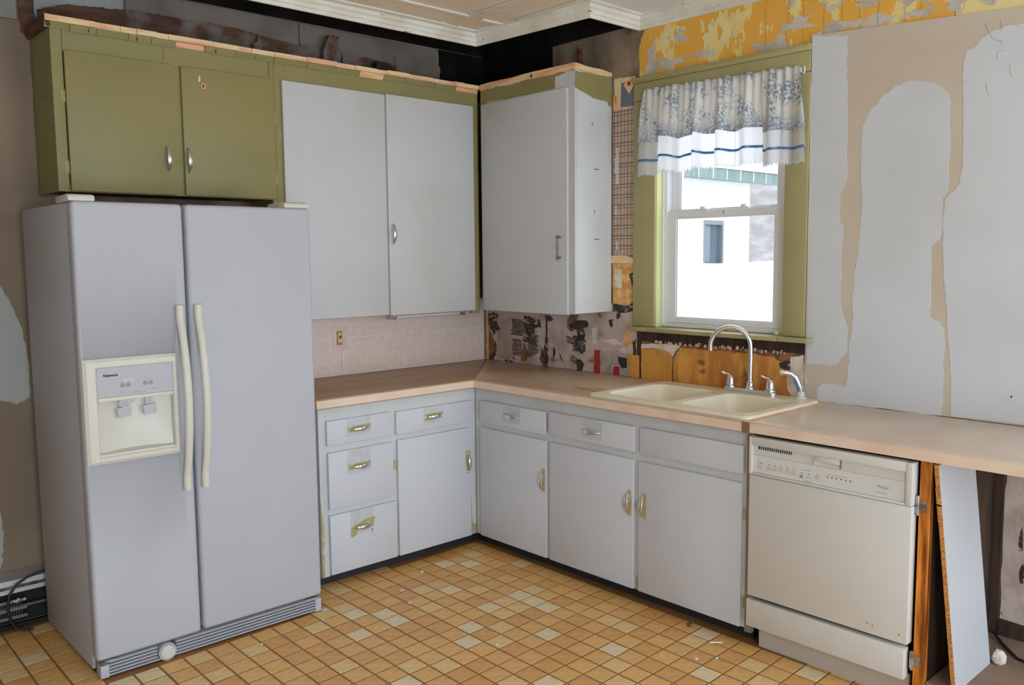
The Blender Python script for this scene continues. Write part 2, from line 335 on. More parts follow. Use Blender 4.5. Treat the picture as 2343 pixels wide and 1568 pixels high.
M['label_grey'] = mat('grey_print_ink', A(120, 118, 116), .5)
M['button'] = mat('beige_button', A(172, 160, 150), .4)
M['button_grey'] = mat('grey_button', A(120, 122, 126), .4)
M['blue'] = mat('blue_plastic', A(52, 92, 150), .35)
M['lint'] = mat('dusty_coil_cover', A(140, 136, 128), .8, c2=A(92, 86, 78), scale=40, lo=.4, hi=.6)
M['ribbon'] = mat('blue_ribbon', A(56, 96, 140), .6)
M['snow'] = mat('snow', (.9, .91, .93), .8)
M['siding'] = mat('white_siding', (.86, .86, .86), .6)
M['roofgreen'] = mat('green_metal_eave', (.16, .235, .215), .5, c2=(.22, .27, .26), scale=3, stretch=(6, 1, .3))
M['shedglass'] = mat('shed_pane', (.10, .13, .17), .2)
M['hill'] = mat('wooded_snowy_hill', (.25, .235, .235), .9, c2=(.34, .33, .335), scale=2.2, lo=.42, hi=.66, detail=10)
M['bark'] = mat('grey_bark', (.14, .12, .12), .9)

def glass_mat():
    m = bpy.data.materials.new('window_glass'); m.use_nodes = True; nt = m.node_tree; N = nt.nodes; L = nt.links
    N.remove(N['Principled BSDF'])
    t = N.new('ShaderNodeBsdfTransparent'); t.inputs[0].default_value = (.95, .96, .97, 1)
    g = N.new('ShaderNodeBsdfGlossy'); g.inputs['Roughness'].default_value = .02
    lw = N.new('ShaderNodeLayerWeight'); f = N.new('ShaderNodeMath'); f.operation = 'POWER'; f.inputs[1].default_value = 4.5; L.new(lw.outputs['Facing'], f.inputs[0])
    f2 = N.new('ShaderNodeMath'); f2.operation = 'MULTIPLY_ADD'; f2.inputs[1].default_value = .9; f2.inputs[2].default_value = .035; L.new(f.outputs[0], f2.inputs[0])
    x = N.new('ShaderNodeMixShader'); L.new(f2.outputs[0], x.inputs[0]); L.new(t.outputs[0], x.inputs[1]); L.new(g.outputs[0], x.inputs[2])
    L.new(x.outputs[0], N['Material Output'].inputs[0]); return m
M['glass'] = glass_mat()

def cloth_mat(name, white, pattern):
    """thin cotton that lets light through; optional blue flower print"""
    m = bpy.data.materials.new(name); m.use_nodes = True; nt = m.node_tree; N = nt.nodes; L = nt.links
    N.remove(N['Principled BSDF'])
    d = N.new('ShaderNodeBsdfDiffuse'); t = N.new('ShaderNodeBsdfTranslucent'); x = N.new('ShaderNodeMixShader')
    x.inputs[0].default_value = .34 if pattern else .78
    col = None
    if pattern:
        tc = N.new('ShaderNodeTexCoord'); uv = tc.outputs['UV']
        def ns(sc, det, a, b, w=0):
            n = N.new('ShaderNodeTexNoise'); n.inputs['Scale'].default_value = sc; n.inputs['Detail'].default_value = det
            L.new(uv, n.inputs['Vector']); r = N.new('ShaderNodeMapRange'); r.inputs[1].default_value = a; r.inputs[2].default_value = b
            L.new(n.outputs['Fac'], r.inputs[0]); return r.outputs[0]
        clus = ns(9, 2, .46, .58); fine = ns(70, 3, .47, .56)
        mul = N.new('ShaderNodeMath'); mul.operation = 'MULTIPLY'; L.new(clus, mul.inputs[0]); L.new(fine, mul.inputs[1])
        # border of dense print along the hem of the flowered cloth
        sx = N.new('ShaderNodeSeparateXYZ'); L.new(uv, sx.inputs[0])
        br = N.new('ShaderNodeMapRange'); br.inputs[1].default_value = .085; br.inputs[2].default_value = .0; L.new(sx.outputs[1], br.inputs[0])
        bf = N.new('ShaderNodeMath'); bf.operation = 'MULTIPLY'; L.new(br.outputs[0], bf.inputs[0]); L.new(ns(90, 2, .40, .55), bf.inputs[1])
        mxm = N.new('ShaderNodeMath'); mxm.operation = 'MAXIMUM'; L.new(mul.outputs[0], mxm.inputs[0]); L.new(bf.outputs[0], mxm.inputs[1])
        mx = N.new('ShaderNodeMix'); mx.data_type = 'RGBA'; mx.inputs[6].default_value = (*white, 1); mx.inputs[7].default_value = (.38, .46, .56, 1)
        L.new(mxm.outputs[0], mx.inputs[0]); col = mx.outputs[2]
        L.new(col, d.inputs[0]); L.new(col, t.inputs[0])
    else:
        d.inputs[0].default_value = (*white, 1); t.inputs[0].default_value = (*white, 1)
    L.new(d.outputs[0], x.inputs[1]); L.new(t.outputs[0], x.inputs[2]); L.new(x.outputs[0], N['Material Output'].inputs[0])
    return m
M['floral'] = cloth_mat('flowered_cotton', (.90, .88, .85), True)
M['cotton'] = cloth_mat('white_cotton', (.92, .92, .93), False)

def plaid_mat():
    m = mat('plaid_wallpaper', A(164, 142, 122), .7, c2=A(154, 132, 112), scale=20)
    nt = m.node_tree; N = nt.nodes; L = nt.links; b = N['Principled BSDF']
    base = b.inputs['Base Color'].links[0].from_socket
    tc = N.new('ShaderNodeTexCoord'); sx = N.new('ShaderNodeSeparateXYZ'); L.new(tc.outputs['Object'], sx.inputs[0])
    lines = [stripes(nt, sx.outputs[2], .0535, .0052, .0), stripes(nt, sx.outputs[2], .0535, .0036, .016),
             stripes(nt, sx.outputs[1], .046, .0048, .0), stripes(nt, sx.outputs[1], .046, .0036, .022)]
    acc = lines[0]
    for l in lines[1:]:
        mm = N.new('ShaderNodeMath'); mm.operation = 'MAXIMUM'; L.new(acc, mm.inputs[0]); L.new(l, mm.inputs[1]); acc = mm.outputs[0]
    sc = N.new('ShaderNodeMath'); sc.operation = 'MULTIPLY'; sc.inputs[1].default_value = .8; L.new(acc, sc.inputs[0])
    mx = N.new('ShaderNodeMix'); mx.data_type = 'RGBA'; L.new(base, mx.inputs[6]); mx.inputs[7].default_value = (*A(58, 58, 72), 1)
    L.new(sc.outputs[0], mx.inputs[0]); L.new(mx.outputs[2], b.inputs['Base Color']); return m
M['plaid'] = plaid_mat()

# ------------------------------------------------------------------ room shell
WT = .14
floor = struct(obj('floor', B(LEFT_X, 0, FRONT_Y, 0, -.08, -.0022), M['grout']))
CZ = 2.757
ceiling = struct(obj('ceiling', B(LEFT_X, -.38, FRONT_Y, -.432, CZ, CZ + .05), M['ceil_tan']))
obj('ceiling_panel', B(-.38, 0, FRONT_Y, -1.222, CZ, CZ + .05), M['ceil_white'], ceiling, label='white ceiling panel')
obj('ceiling_panel', B(-.62, -.379, FRONT_Y, -1.36, CZ - .004, CZ - .0005), M['ceil_white'], ceiling, label='white ceiling panel')
# open space above the wall cabinets where the soffit was torn out
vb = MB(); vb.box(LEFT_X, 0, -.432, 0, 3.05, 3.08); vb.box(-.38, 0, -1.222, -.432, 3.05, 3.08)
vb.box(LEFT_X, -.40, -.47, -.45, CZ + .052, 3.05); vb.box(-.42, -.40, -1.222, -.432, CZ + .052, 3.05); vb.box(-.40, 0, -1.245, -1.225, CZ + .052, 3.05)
obj('old_ceiling_board', vb, M['soot_shade'], ceiling, label='boards blackened for soot and shade above the missing soffit')
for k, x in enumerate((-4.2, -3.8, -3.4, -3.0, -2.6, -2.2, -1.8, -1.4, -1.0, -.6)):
    obj('joist', B(x, x + .045, -.449, -.005, 2.90, 3.048), M['soot_shade'], ceiling)
for k, a in enumerate([(-4.0, -.665, -.70, -.672), (-.693, -.665, -3.0, -.701), (-4.0, -.67, -.505, -.478), (-.587, -.452, -.692, -.664), (-.462, -.438, -3.0, -.694), (-.60, -.43, -.50, -.478)]):
    obj('batten', B(*a, CZ - .011, CZ - .0003), M['batten'], ceiling, bevel=.003)

# back wall (behind the refrigerator), y = 0
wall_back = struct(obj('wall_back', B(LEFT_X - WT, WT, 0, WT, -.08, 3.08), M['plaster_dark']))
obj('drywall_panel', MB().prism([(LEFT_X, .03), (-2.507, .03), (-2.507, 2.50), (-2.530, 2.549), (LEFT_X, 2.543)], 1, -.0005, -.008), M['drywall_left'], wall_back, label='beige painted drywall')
obj('grey_wall_band', B(LEFT_X, -2.545, -.0005, -.005, 2.552, 3.04), M['grey_paint'], wall_back, label='grey painted wall above the drywall')
for k, P in enumerate((PATCH4, PATCH5)):
    q = list(P) + ([(-2.85, .98), (-2.95, 1.2), (-2.85, 1.45)] if k == 0 else [(-2.85, .23), (-2.90, .4), (-2.82, .52)])
    obj('joint_compound', MB().prism(rough(q, 5, .004, k), 1, -.008, -.0092), M['mud_left'], wall_back, label='grey joint compound patch')
for k, (a, b, z0, z1, m) in enumerate([(-2.478, -2.118, 2.50, 2.98, 'greyboard_pale'), (-2.106, -1.259, 2.50, 2.757, 'greyboard'), (-1.247, -.352, 2.50, 2.755, 'greyboard')]):
    obj('plaster_board', MB().prism(rough([(a, z0), (b, z0), (b, z1), (a, z1)], 20, .003, k), 1, -.0005, -.012), M[m], wall_back, label='grey plaster board between bare studs' if k else 'pale plaster board')
obj('nailing_strip', MB().prism(rough([(-2.47, 2.50), (-1.02, 2.50), (-1.02, 2.655), (-1.3, 2.640), (-1.62, 2.668), (-2.1, 2.662), (-2.36, 2.64), (-2.47, 2.60)], 30, .004, 3), 1, -.0125, -.034), M['brownwood'], wall_back, label='brown nailing strip smeared with plaster')
obj('nailing_strip', MB().prism(rough([(-1.01, 2.50), (-.66, 2.50), (-.66, 2.618), (-.70, 2.628), (-1.01, 2.640)], 20, .004, 4), 1, -.0125, -.034), M['brownwood'], wall_back)
obj('plaster_board', MB().prism(rough([(-.655, 2.50), (-.36, 2.50), (-.345, 2.66), (-.66, 2.675)], 12, .004, 5), 1, -.0125, -.02), M['greyboard'], wall_back, label='loose grey board scrap')
obj('corner_stud', B(-2.535, -2.482, -.0005, -.010, 2.50, 3.04), M['brownwood'], wall_back, label='bare brown stud')
obj('soot_shade_board', B(-2.10, -.002, -.0005, -.006, 2.765, 3.045), M['soot_shade'], wall_back)
obj('soot_shade_board', B(-.343, -.002, -.0005, -.009, 2.50, 2.76), M['soot_shade'], wall_back)  # corner shade and soot put into the board colour
# pink tileboard behind the left counter
obj('backsplash_board', B(-1.60, -.022, -.0005, -.003, .915, 1.30), M['pinkgrout'], wall_back, label='pale grout of the pink backsplash')
tb = [-1.60, -1.117, -.620, -.383, -.137, -.022]
for zi, (z0, z1) in enumerate(((.9165, 1.1182), (1.1215, 1.299))):
    for i in range(5):
        obj('tile', B(tb[i] + .0016, tb[i + 1] - .0016, -.0031, -.0046, z0, z1), M['pinktile'], wall_back, bevel=.0008, seg=1)

# right wall (window wall), x = 0
WY0, WY1, WZ0, WZ1 = -1.335, -2.070, 1.186, 2.365
wb = MB(); wb.box(0, WT, WY0, 0, -.08, 3.08); wb.box(0, WT, FRONT_Y - WT, WY1, -.08, 3.08); wb.box(0, WT, WY1, WY0, -.08, WZ0); wb.box(0, WT, WY1, WY0, WZ1, 3.08)
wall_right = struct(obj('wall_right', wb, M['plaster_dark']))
obj('soot_shade_board', B(-.0005, -.007, -.60, -.002, 2.45, 3.045), M['soot_shade'], wall_right)  # black board paints the dark corner: shade as well as soot
obj('soot_shade_board', B(-.0005, -.007, -1.222, -.601, 2.722, 3.045), M['soot_shade'], wall_right)
obj('scraped_plaster', MB().prism([(-.035, .915), (-1.215, .915), (-1.215, 1.30), (-.035, 1.30)], 0, -.0004, -.002), M['backsplash'], wall_right, label='scraped plaster behind the counter')
def wp(name, P, m, t0=.002, t1=.0032, seed=1, amp=.003, label=None):
    return obj(name, MB().prism(rough(P, 8, amp, seed), 0, -t0, -t1), M[m], wall_right, label=label)
wp('tan_plaster', TAN1, 'backsplash_tan', seed=2)
wp('mustard_scrap', MUSL, 'brown_stain', seed=3)
for k, P in enumerate((STA1, STA2, STA3, STA4, STA5, STA6, STA7)):
    wp('adhesive_stain', P, 'adhesive', .002, .0045, 10 + k, .006)
for k, P in enumerate(([(-.545, 1.215), (-.575, 1.215), (-.60, 1.195), (-.57, 1.18), (-.548, 1.19)], [(-.598, 1.035), (-.612, 1.02), (-.606, .965), (-.596, .975)], [(-.645, 1.0), (-.66, .985), (-.675, .955), (-.664, .96)],
                       [(-.535, 1.215), (-.552, 1.205), (-.55, 1.10), (-.540, 1.09)], [(-.18, .928), (-.25, .924), (-.25, .916), (-.18, .918)], [(-.80, 1.195), (-.845, 1.20), (-.85, 1.17), (-.81, 1.165)],
                       [(-1.19, 1.10), (-1.21, 1.12), (-1.212, .96), (-1.196, .93)], [(-1.02, 1.21), (-1.05, 1.215), (-1.045, 1.17), (-1.03, 1.18)])):
    wp('adhesive_stain', P, 'ridge', .002, .0044 + .0001 * k, 200 + k, .004)
for k, P in enumerate(([(-.96, 1.10), (-1.06, 1.11), (-1.12, 1.085), (-1.05, 1.075)], [(-.90, 1.16), (-.93, 1.17), (-.935, 1.08), (-.905, 1.07)], [(-1.08, 1.06), (-1.13, 1.07), (-1.14, 1.045), (-1.09, 1.045)])):
    wp('rust_stain', P, 'white_plaster', .002, .0026 + .0001 * k, 220 + k, .005)
wp('brown_stain', STA8, 'brown_stain', .002, .0036, 31, .005)
wp('adhesive_stain', STA9, 'adhesive', .0034, .0046, 32, .005)
wp('rust_stain', STA10, 'rust', .002, .0034, 33, .004)
# combed trowel ridges left by the old wall tiles
rd = MB(); rn = random.Random(5)
def ridges(y0, y1, za, zb, step, slope=0.0, arc=0.0):
    z = za
    while z > zb:
        a = y0 + rn.uniform(-.008, .008); b_ = y1 + rn.uniform(-.012, .012); n = 5; rs = []
        for i in range(n + 1):
            t = i / n; y = a + (b_ - a) * t; zz = z + slope * (y - y0) + arc * math.sin(PI * t) + rn.uniform(-.0008, .0008); h = .0019 + rn.uniform(0, .0014)
            rs.append([(-.002, y, zz + h), (-.0052, y, zz), (-.002, y, zz - h)])
        rd.rings(rs); z -= step
ridges(-.242, -.345, 1.178, 1.08, .0082, .04); ridges(-.247, -.325, 1.055, .955, .0085, .0); ridges(-.355, -.45, 1.135, 1.05, .009, .25)
ridges(-.70, -.80, 1.105, 1.07, .008, .25); ridges(-.755, -.852, 1.09, 1.02, .0082, 0); ridges(-.385, -.47, 1.05, .95, .009, -.5); ridges(-.49, -.545, 1.03, .94, .010, 1.2)
ridges(-.74, -.80, 1.0, .955, .009, .4); ridges(-.715, -.79, 1.20, 1.13, .0085, -.8)
obj('adhesive_ridges', rd, M['ridge'], wall_right, stuff=True)
wp('newspaper_scrap', PAPER, 'grey_print', .002, .003, 41, .003, 'old newsprint scrap stuck to the wall')
wp('newspaper_scrap', REDBAR, 'red_print', .002, .0031, 42, .002, 'red printed strip')
wp('newspaper_scrap', BLK1, 'black_print', .003, .0036, 43, .004)
wp('newspaper_scrap', REDBD, 'blue_print', .003, .0036, 44, .001)
wp('newspaper_scrap', [(-1.045, .968), (-1.101, .971), (-1.100, .915), (-1.043, .915)], 'white_plaster', .0036, .0039, 45, .001)
wp('newspaper_scrap', REDSQ, 'red_print', .0039, .0043, 46, .001, 'small red printed square')
obj('corner_strip', MB().prism(rough([(-.008, .916), (-.026, .916), (-.026, 1.30), (-.008, 1.30)], 20, .002, 8), 0, -.002, -.008), M['rust'], wall_right, label='splintered wooden corner strip')
# strip of old wallpapers between the wall cabinet and the window
wp('plaid_wallpaper', [(-1.045, 1.50), (-1.218, 1.50), (-1.218, 2.325), (-1.045, 2.325)], 'plaid', .0005, .0018, 51, .0005, 'plaid wallpaper strip')
wp('wallpaper_border', HEART, 'cream_paper', .0018, .0028, 52, .004, 'cream wallpaper border')
wp('wallpaper_border', HEARTB, 'blue_print', .0028, .0034, 53, .001, 'blue checked square on the border')
wp('wallpaper_border', [(-1.120, 2.435), (-1.142, 2.452), (-1.156, 2.440), (-1.170, 2.452), (-1.192, 2.435), (-1.157, 2.385)], 'cream_paper', .0034, .004, 54, .001, 'cream heart on the border')
wp('wallpaper_border', [(-1.145, 2.448), (-1.165, 2.448), (-1.165, 2.428), (-1.145, 2.428)], 'red_print', .004, .0045, 55, .001)
wp('rust_stain', [(-1.046, 2.33), (-1.072, 2.33), (-1.072, 2.385), (-1.046, 2.39)], 'rust', .0028, .0036, 56, .003)
for k, (y, za, zb) in enumerate(((-1.058, 2.07, 1.99), (-1.072, 2.12, 1.93), (-1.064, 1.82, 1.77), (-1.07, 1.63, 1.59))):
    wp('white_drip', [(y, zb), (y - .013, zb), (y - .010, za), (y + .002, za)], 'mud', .0018, .0026, 60 + k, .003)
wp('wallpaper_curl', STRIP, 'cream_paper', .0018, .012, 70, .001, 'curling cream wallpaper strip')
wp('peeled_paper', PEEL, 'rust', .0018, .0028, 71, .003, 'peeling orange stained paper')
wp('peeled_paper', PEELW, 'white_plaster', .0028, .0034, 72, .002)
wp('adhesive_stain', PEELD, 'adhesive', .0028, .0036, 73, .004)
wp('adhesive_stain', [(-1.165, 1.46), (-1.197, 1.47), (-1.197, 1.38), (-1.175, 1.40)], 'adhesive', .0028, .0036, 74, .004)
# mustard painted boards under the window
wp('dark_board', [(-1.216, .916), (-2.185, .916), (-2.185, 1.166), (-1.216, 1.166)], 'plank_dark', .0004, .003, 80, 0)
wp('plaster_band', [(-1.25, .916), (-2.182, .916), (-2.182, 1.112), (-1.6, 1.108), (-1.25, 1.112)], 'brown_stain', .003, .0042, 81, .003)
wp('mustard_board', MUS0, 'mustard', .003, .006, 82, .002, 'mustard painted board')
wp('mustard_board', MUS1, 'mustard', .0042, .0075, 83, .002, 'mustard painted board')
wp('white_plaster', BEI1, 'white_plaster', .0042, .0066, 84, .002)
wp('mustard_board', MUS2, 'mustard_brown', .0042, .0075, 85, .003, 'stained mustard painted board')
wp('white_plaster', WHI1, 'white_plaster', .0042, .0066, 86, .003, 'bare white plaster beside the sprayer')
wp('white_plaster', [(-2.085, 1.00), (-2.118, .96), (-2.150, .914), (-2.112, .914), (-2.092, .95)], 'white_plaster', .0075, .009, 87, .002)
wp('dark_hole', BLOB1, 'adhesive', .0076, .009, 88, .003)
cr = MB(); rn = random.Random(9)
for i in range(46):
    y = -1.325 - i * .0166 + rn.uniform(-.004, .004); zc = 1.113 + rn.uniform(-.004, .004); r = rn.uniform(.007, .011)
    if rn.random() < .82: cr.lathe([(r * .3, -r * .7), (r, -r * .3), (r * .9, r * .4), (r * .2, r * .8)], (-.006, y, zc), 'y', 6)
obj('crumbling_plaster', cr, M['crumb'], wall_right, stuff=True, label='band of crumbling plaster under the sill')
# orange, yellow and bare plaster at the top of the wall
wp('orange_wallpaint', [(-1.222, 2.44), (-2.75, 2.40), (-2.75, 2.70), (-1.26, 2.70), (-1.222, 2.62)], 'orange', .0004, .002, 90, .004, 'peeling orange paint')
wp('yellow_wallpaint', [(-2.752, 2.40), (-3.62, 2.38), (-3.62, 2.70), (-2.752, 2.70)], 'yellow', .0004, .002, 91, .002, 'pale yellow paint')
rn = random.Random(12)
def scrap(y, z, sy, sz):
    p1, p2, p3 = (rn.uniform(0, 6.3) for _ in range(3)); P = []
    for i in range(36):
        a = 2 * PI * i / 36; q = .74 + .2 * math.sin(3 * a + p1) + .16 * math.sin(5 * a + p2) + .12 * math.sin(9 * a + p3) + rn.uniform(-.09, .09)
        P.append((y + math.copysign(abs(math.cos(a)) ** .7, math.cos(a)) * sy * q, z + math.copysign(abs(math.sin(a)) ** .7, math.sin(a)) * sz * q))
    return P
for k, (y, z, sy, sz) in enumerate(((-1.30, 2.52, .05, .10), (-1.42, 2.50, .10, .03), (-1.62, 2.51, .08, .022), (-1.95, 2.485, .10, .025), (-2.10, 2.55, .08, .035), (-2.30, 2.50, .12, .025), (-2.42, 2.58, .09, .03),
                                    (-2.60, 2.56, .07, .05), (-2.75, 2.50, .05, .04), (-2.62, 2.49, .08, .02))):
    P = scrap(y, z, sy, sz)
    wp('bare_plaster', P, 'peelgrey', .002, .0028 + .00007 * k, 100 + k, .004)
for k, (y, z, sy, sz) in enumerate(((-1.36, 2.60, .045, .06), (-1.47, 2.62, .05, .05), (-1.66, 2.58, .05, .09), (-1.73, 2.60, .045, .11), (-1.80, 2.62, .05, .07), (-2.08, 2.63, .035, .04), (-2.25, 2.62, .05, .03), (-2.36, 2.64, .03, .05))):
    P = scrap(y, z, sy, sz)
    wp('cream_underpaint', P, 'yellow', .002, .0036 + .00007 * k, 120 + k, .004)
for k in range(13):
    y = -1.95 - k * .085 + rn.uniform(-.02, .02)
    obj('paint_crack', MB().tube([(-.0024, y + rn.uniform(-.006, .006), 2.69 - i * .045) for i in range(6)], .0007, 4), M['brown_stain'], wall_right)
# drywall on the right with joint compound
obj('drywall_panel', MB().prism([(-2.176, .9155), (-3.72, .9155), (-3.72, 2.40), (-2.988, 2.432), (-2.36, 2.474), (-2.215, 2.482), (-2.21, 2.497), (-2.172, 2.490)], 0, -.0004, -.012), M['tan_drywall'], wall_right, label='tan drywall sheet')
def mudp(P, k):
    obj('joint_compound', MB().prism(rough(P, 6, .0035, k), 0, -.012, -.0132), M['mud'], wall_right, label='white joint compound patch')
mudp(PATCH1, 1); mudp(PATCH2, 2); mudp(PATCH3 + [(-3.70, 2.36), (-3.70, .918)] + PATCH3b[1:], 3)
for k, (pts) in enumerate(([(-2.86, 2.40), (-2.885, 2.345), (-2.90, 2.33), (-2.92, 2.325), (-2.922, 2.305)], [(-2.925, 2.29), (-2.907, 2.29), (-2.907, 2.262)], [(-2.95, 2.24), (-2.955, 2.20), (-2.962, 2.19)], [(-2.872, 2.18), (-2.885, 2.13)], [(-2.915, 2.40), (-2.919, 2.36)])):
    obj('hairline_crack', MB().tube([(-.0134, *p) for p in pts], .0007, 4), M['label_grey'], wall_right)
obj('screw_hole', MB().lathe([(.004, -.0006), (.004, 0)], (-.0135, -3.01, 1.02), 'x', 8), M['adhesive'], wall_right)
# bare wall under the right counter
obj('dark_board', B(-.0005, -.02, -2.86, -3.002, .06, .866), M['plank_dark'], wall_right, label='dark wall plank')
wp('scraped_paper', [(-3.004, .16), (-3.70, .14), (-3.70, .85), (-3.015, .85), (-3.0, .6)], 'backsplash', .0005, .004, 140, .004, 'scraped paper with dark marks')
for k in range(26):
    y = rn.uniform(-3.02, -3.35); z = rn.uniform(.2, .82); 
    wp('adhesive_stain', [(y, z), (y - .012, z + .004), (y - .008, z + rn.uniform(.03, .11)), (y + .004, z + .05)], 'adhesive', .004, .0048, 150 + k, .003)
obj('dark_board', B(-.0005, -.022, -3.004, -3.72, 0, .155), M['plank_dark'], wall_right)

wall_left = struct(obj('wall_left', B(LEFT_X - WT, LEFT_X, FRONT_Y, -.001, -.08, 3.08), M['grey_paint']))
fm = MB(); xs = [LEFT_X - WT] + [v for ab in OPEN_FRONT for v in ab] + [WT]
for i in range(0, len(xs), 2): fm.box(xs[i], xs[i + 1], FRONT_Y - WT, FRONT_Y, -.08, 3.08)
for a, b in OPEN_FRONT: fm.box(a, b, FRONT_Y - WT, FRONT_Y, -.08, .28); fm.box(a, b, FRONT_Y - WT, FRONT_Y, 2.22, 3.08)
wall_front = struct(obj('wall_front', fm, M['grey_paint']))

# crown moulding: follows the edge of the torn out soffit, then the window wall
path = [(LEFT_X, -.432), (-.418, -.432), (-.372, -1.218), (-.001, -1.218), (-.001, FRONT_Y)]
prof = [(0, 2.688), (.010, 2.688), (.013, 2.703), (.021, 2.706), (.023, 2.722), (.036, 2.730), (.038, 2.744), (.058, 2.748), (.058, 2.7565), (0, 2.7565)]
def off(i, d):
    x, y = path[i]
    if i == 0: return (x, y - d)
    if i == 4: return (x - d, y)
    return (x - d, y - d)
for i in range(4):
    rs = [[(*off(i + e, d), z) for d, z in prof] for e in (0, 1)]
    struct(obj('trim_%d' % (i + 1), MB().rings(rs), M['crown']))
# ------------------------------------------------------------------ floor tiles
PX, PY = .0957, .0937
def node(i, j):
    x = -1.2525 + PX * i; y = -1.4309 + PY * j
    for _ in range(3):
        y2 = -1.4309 + PY * j + .045 * (x + 1.25); x = -1.2525 + PX * i + .0096 * (y2 + 1.52); y = y2
    return x, y
g = .0043
e1 = (node(1, 0)[0] - node(0, 0)[0], node(1, 0)[1] - node(0, 0)[1]); e2 = (node(0, 1)[0] - node(0, 0)[0], node(0, 1)[1] - node(0, 0)[1])
def quad(ins, z, o=(0, 0)):
    a = ins / PX; P = []
    for u, v in ((a, a), (1 - a, a), (1 - a, 1 - a), (a, 1 - a)):
        P.append((o[0] + e1[0] * u + e2[0] * v, o[1] + e1[1] * u + e2[1] * v, z))
    return P
tile_me = [mesh_of('tile', MB().rings([quad(g, -.0021), quad(g, -.0005), quad(g + .0012, 0)]), m) for m in TILE]
def seen(p):
    d = Vector(p) - CAM_POS; z = d.dot(CAM_F)
    if z < .2: return 0
    return abs(FOCAL * d.dot(CAM_R) / z) < 1190 and abs(FOCAL * d.dot(CAM_U) / z) < 800 and 1.0 / z
def free(x, y):
    if x > -.545 or y > -.54 and x > -1.55: return False
    if -2.56 < x < -1.70 and y > -.80: return False
    return not (x > -1.62 and y > -.54) and y < -.09
near, rest = [], []
for i in range(-38, 12):
    for j in range(-44, 18):
        x, y = node(i, j); cx, cy = x + .048, y + .047
        if not (LEFT_X < x < -.54 and FRONT_Y < y < -.05 and free(cx, cy)): continue
        v = seen((cx, cy, 0))
        (near if v else rest).append((v or 0, i, j, x, y))
near.sort(reverse=True); rest += near[300:]; near = near[:300]
rt = random.Random(21)
def pick(): return rt.choices(range(5), (.30, .26, .22, .13, .09))[0]
for v, i, j, x, y in near:
    inst('tile', tile_me[pick()], floor, (x, y, rt.uniform(-.0004, .0004)))
ms = MB()
for v, i, j, x, y in rest:
    ms.k = pick(); ms.rings([quad(g, -.0021, (x, y)), quad(g, 0, (x, y))])
obj('tiles_beyond', ms, TILE, floor, stuff=True)

# ------------------------------------------------------------------ window in the right wall
win = bpy.data.objects.new('window_1', None); win.location = (0, -1.70, 1.186); COL.objects.link(win); PW['window_1'] = Matrix.Translation(win.location)
win['kind'] = 'structure'; win['label'] = 'double-hung white vinyl window with green painted casing above the sink'
obj('side_casing', B(-.0045, -.021, -1.200, -1.341, 1.190, 2.335), M['green_trim'], win, bevel=.004)
obj('side_casing', B(-.0045, -.021, -2.061, -2.172, 1.190, 2.335), M['green_trim'], win, bevel=.004)
obj('head_casing', B(-.0045, -.021, -1.200, -2.170, 2.337, 2.425), M['green_trim'], win, bevel=.004)
obj('cap_moulding', MB().prism([(-.0045, 2.4255), (-.026, 2.4255), (-.034, 2.434), (-.034, 2.452), (-.0045, 2.456)], 1, -1.196, -2.172), M['green_trim'], win, bevel=.002, seg=1)
obj('stool', B(-.072, .045, WY0 - .001, WY1 + .001, 1.168, 1.1885), M['green_trim'], win, bevel=.004)
obj('stool_horn', B(-.072, -.0045, -1.219, WY0, 1.168, 1.1884), M['green_trim'], win, bevel=.004)
obj('stool_horn', B(-.072, -.0135, WY1, -2.214, 1.168, 1.1884), M['green_trim'], win, bevel=.004)
for y, t in ((WY0, -.006), (WY1, .006)):
    obj('jamb', B(-.004, .05, y, y + t, 1.190, 2.335), M['jamb_green'], win)
obj('jamb', B(-.004, .05, WY0 - .007, WY1 + .007, 2.329, 2.335), M['jamb_green'], win)
fr = MB(); fx0, fx1 = .046, .118
fr.box(fx0, fx1, WY0 - .0005, -1.368, 1.190, 2.364); fr.box(fx0, fx1, -2.036, WY1 + .0005, 1.190, 2.364); fr.box(fx0, fx1, -1.368, -2.036, 1.190, 1.212); fr.box(fx0, fx1, -1.368, -2.036, 2.325, 2.364)
fr.box(.038, .046, -1.342, -1.352, 1.20, 2.325); fr.box(.038, .046, -2.055, -2.063, 1.20, 2.325)
obj('vinyl_frame', fr, M['vinyl'], win, bevel=.0015, seg=1)
def sash(name, x0, x1, z0, z1, gy0, gy1, gz0, gz1):
    s = MB(); y0, y1 = -1.3685, -2.0355
    s.box(x0, x1, y0, gy0, z0, z1); s.box(x0, x1, gy1, y1, z0, z1); s.box(x0, x1, gy0, gy1, z0, gz0); s.box(x0, x1, gy0, gy1, gz1, z1)
    o = obj(name, s, M['vinyl'], win, bevel=.002, seg=1)
    xm = (x0 + x1) / 2
    s = MB(); t = .007
    for a in ((gy0, gy0 - t, gz0, gz1), (gy1 + t, gy1, gz0, gz1), (gy0 - t, gy1 + t, gz0, gz0 + t), (gy0 - t, gy1 + t, gz1 - t, gz1)): s.box(xm - .010, xm + .008, *a)
    obj('glazing_bead', s, M['vinyl'], o)
    obj('pane', B(xm - .002, xm + .002, gy0, gy1, gz0, gz1), M['glass'], o)
    return o
lo = sash('lower_sash', .050, .080, 1.2125, 1.775, -1.422, -1.978, 1.237, 1.743)
up = sash('upper_sash', .085, .113, 1.745, 2.3245, -1.418, -1.97, 1.778, 2.285)
for y in (-1.57, -1.80):
    k = MB(); k.box(.056, .078, y - .032, y + .032, 1.7755, 1.783); k.lathe([(.013, 1.783), (.013, 1.791), (.004, 1.793)], (.066, y, 0), 'z', 12); k.box(.050, .060, y - .022, y + .006, 1.786, 1.793)
    obj('sash_lock', k, M['vinyl'], lo, bevel=.001, seg=1)
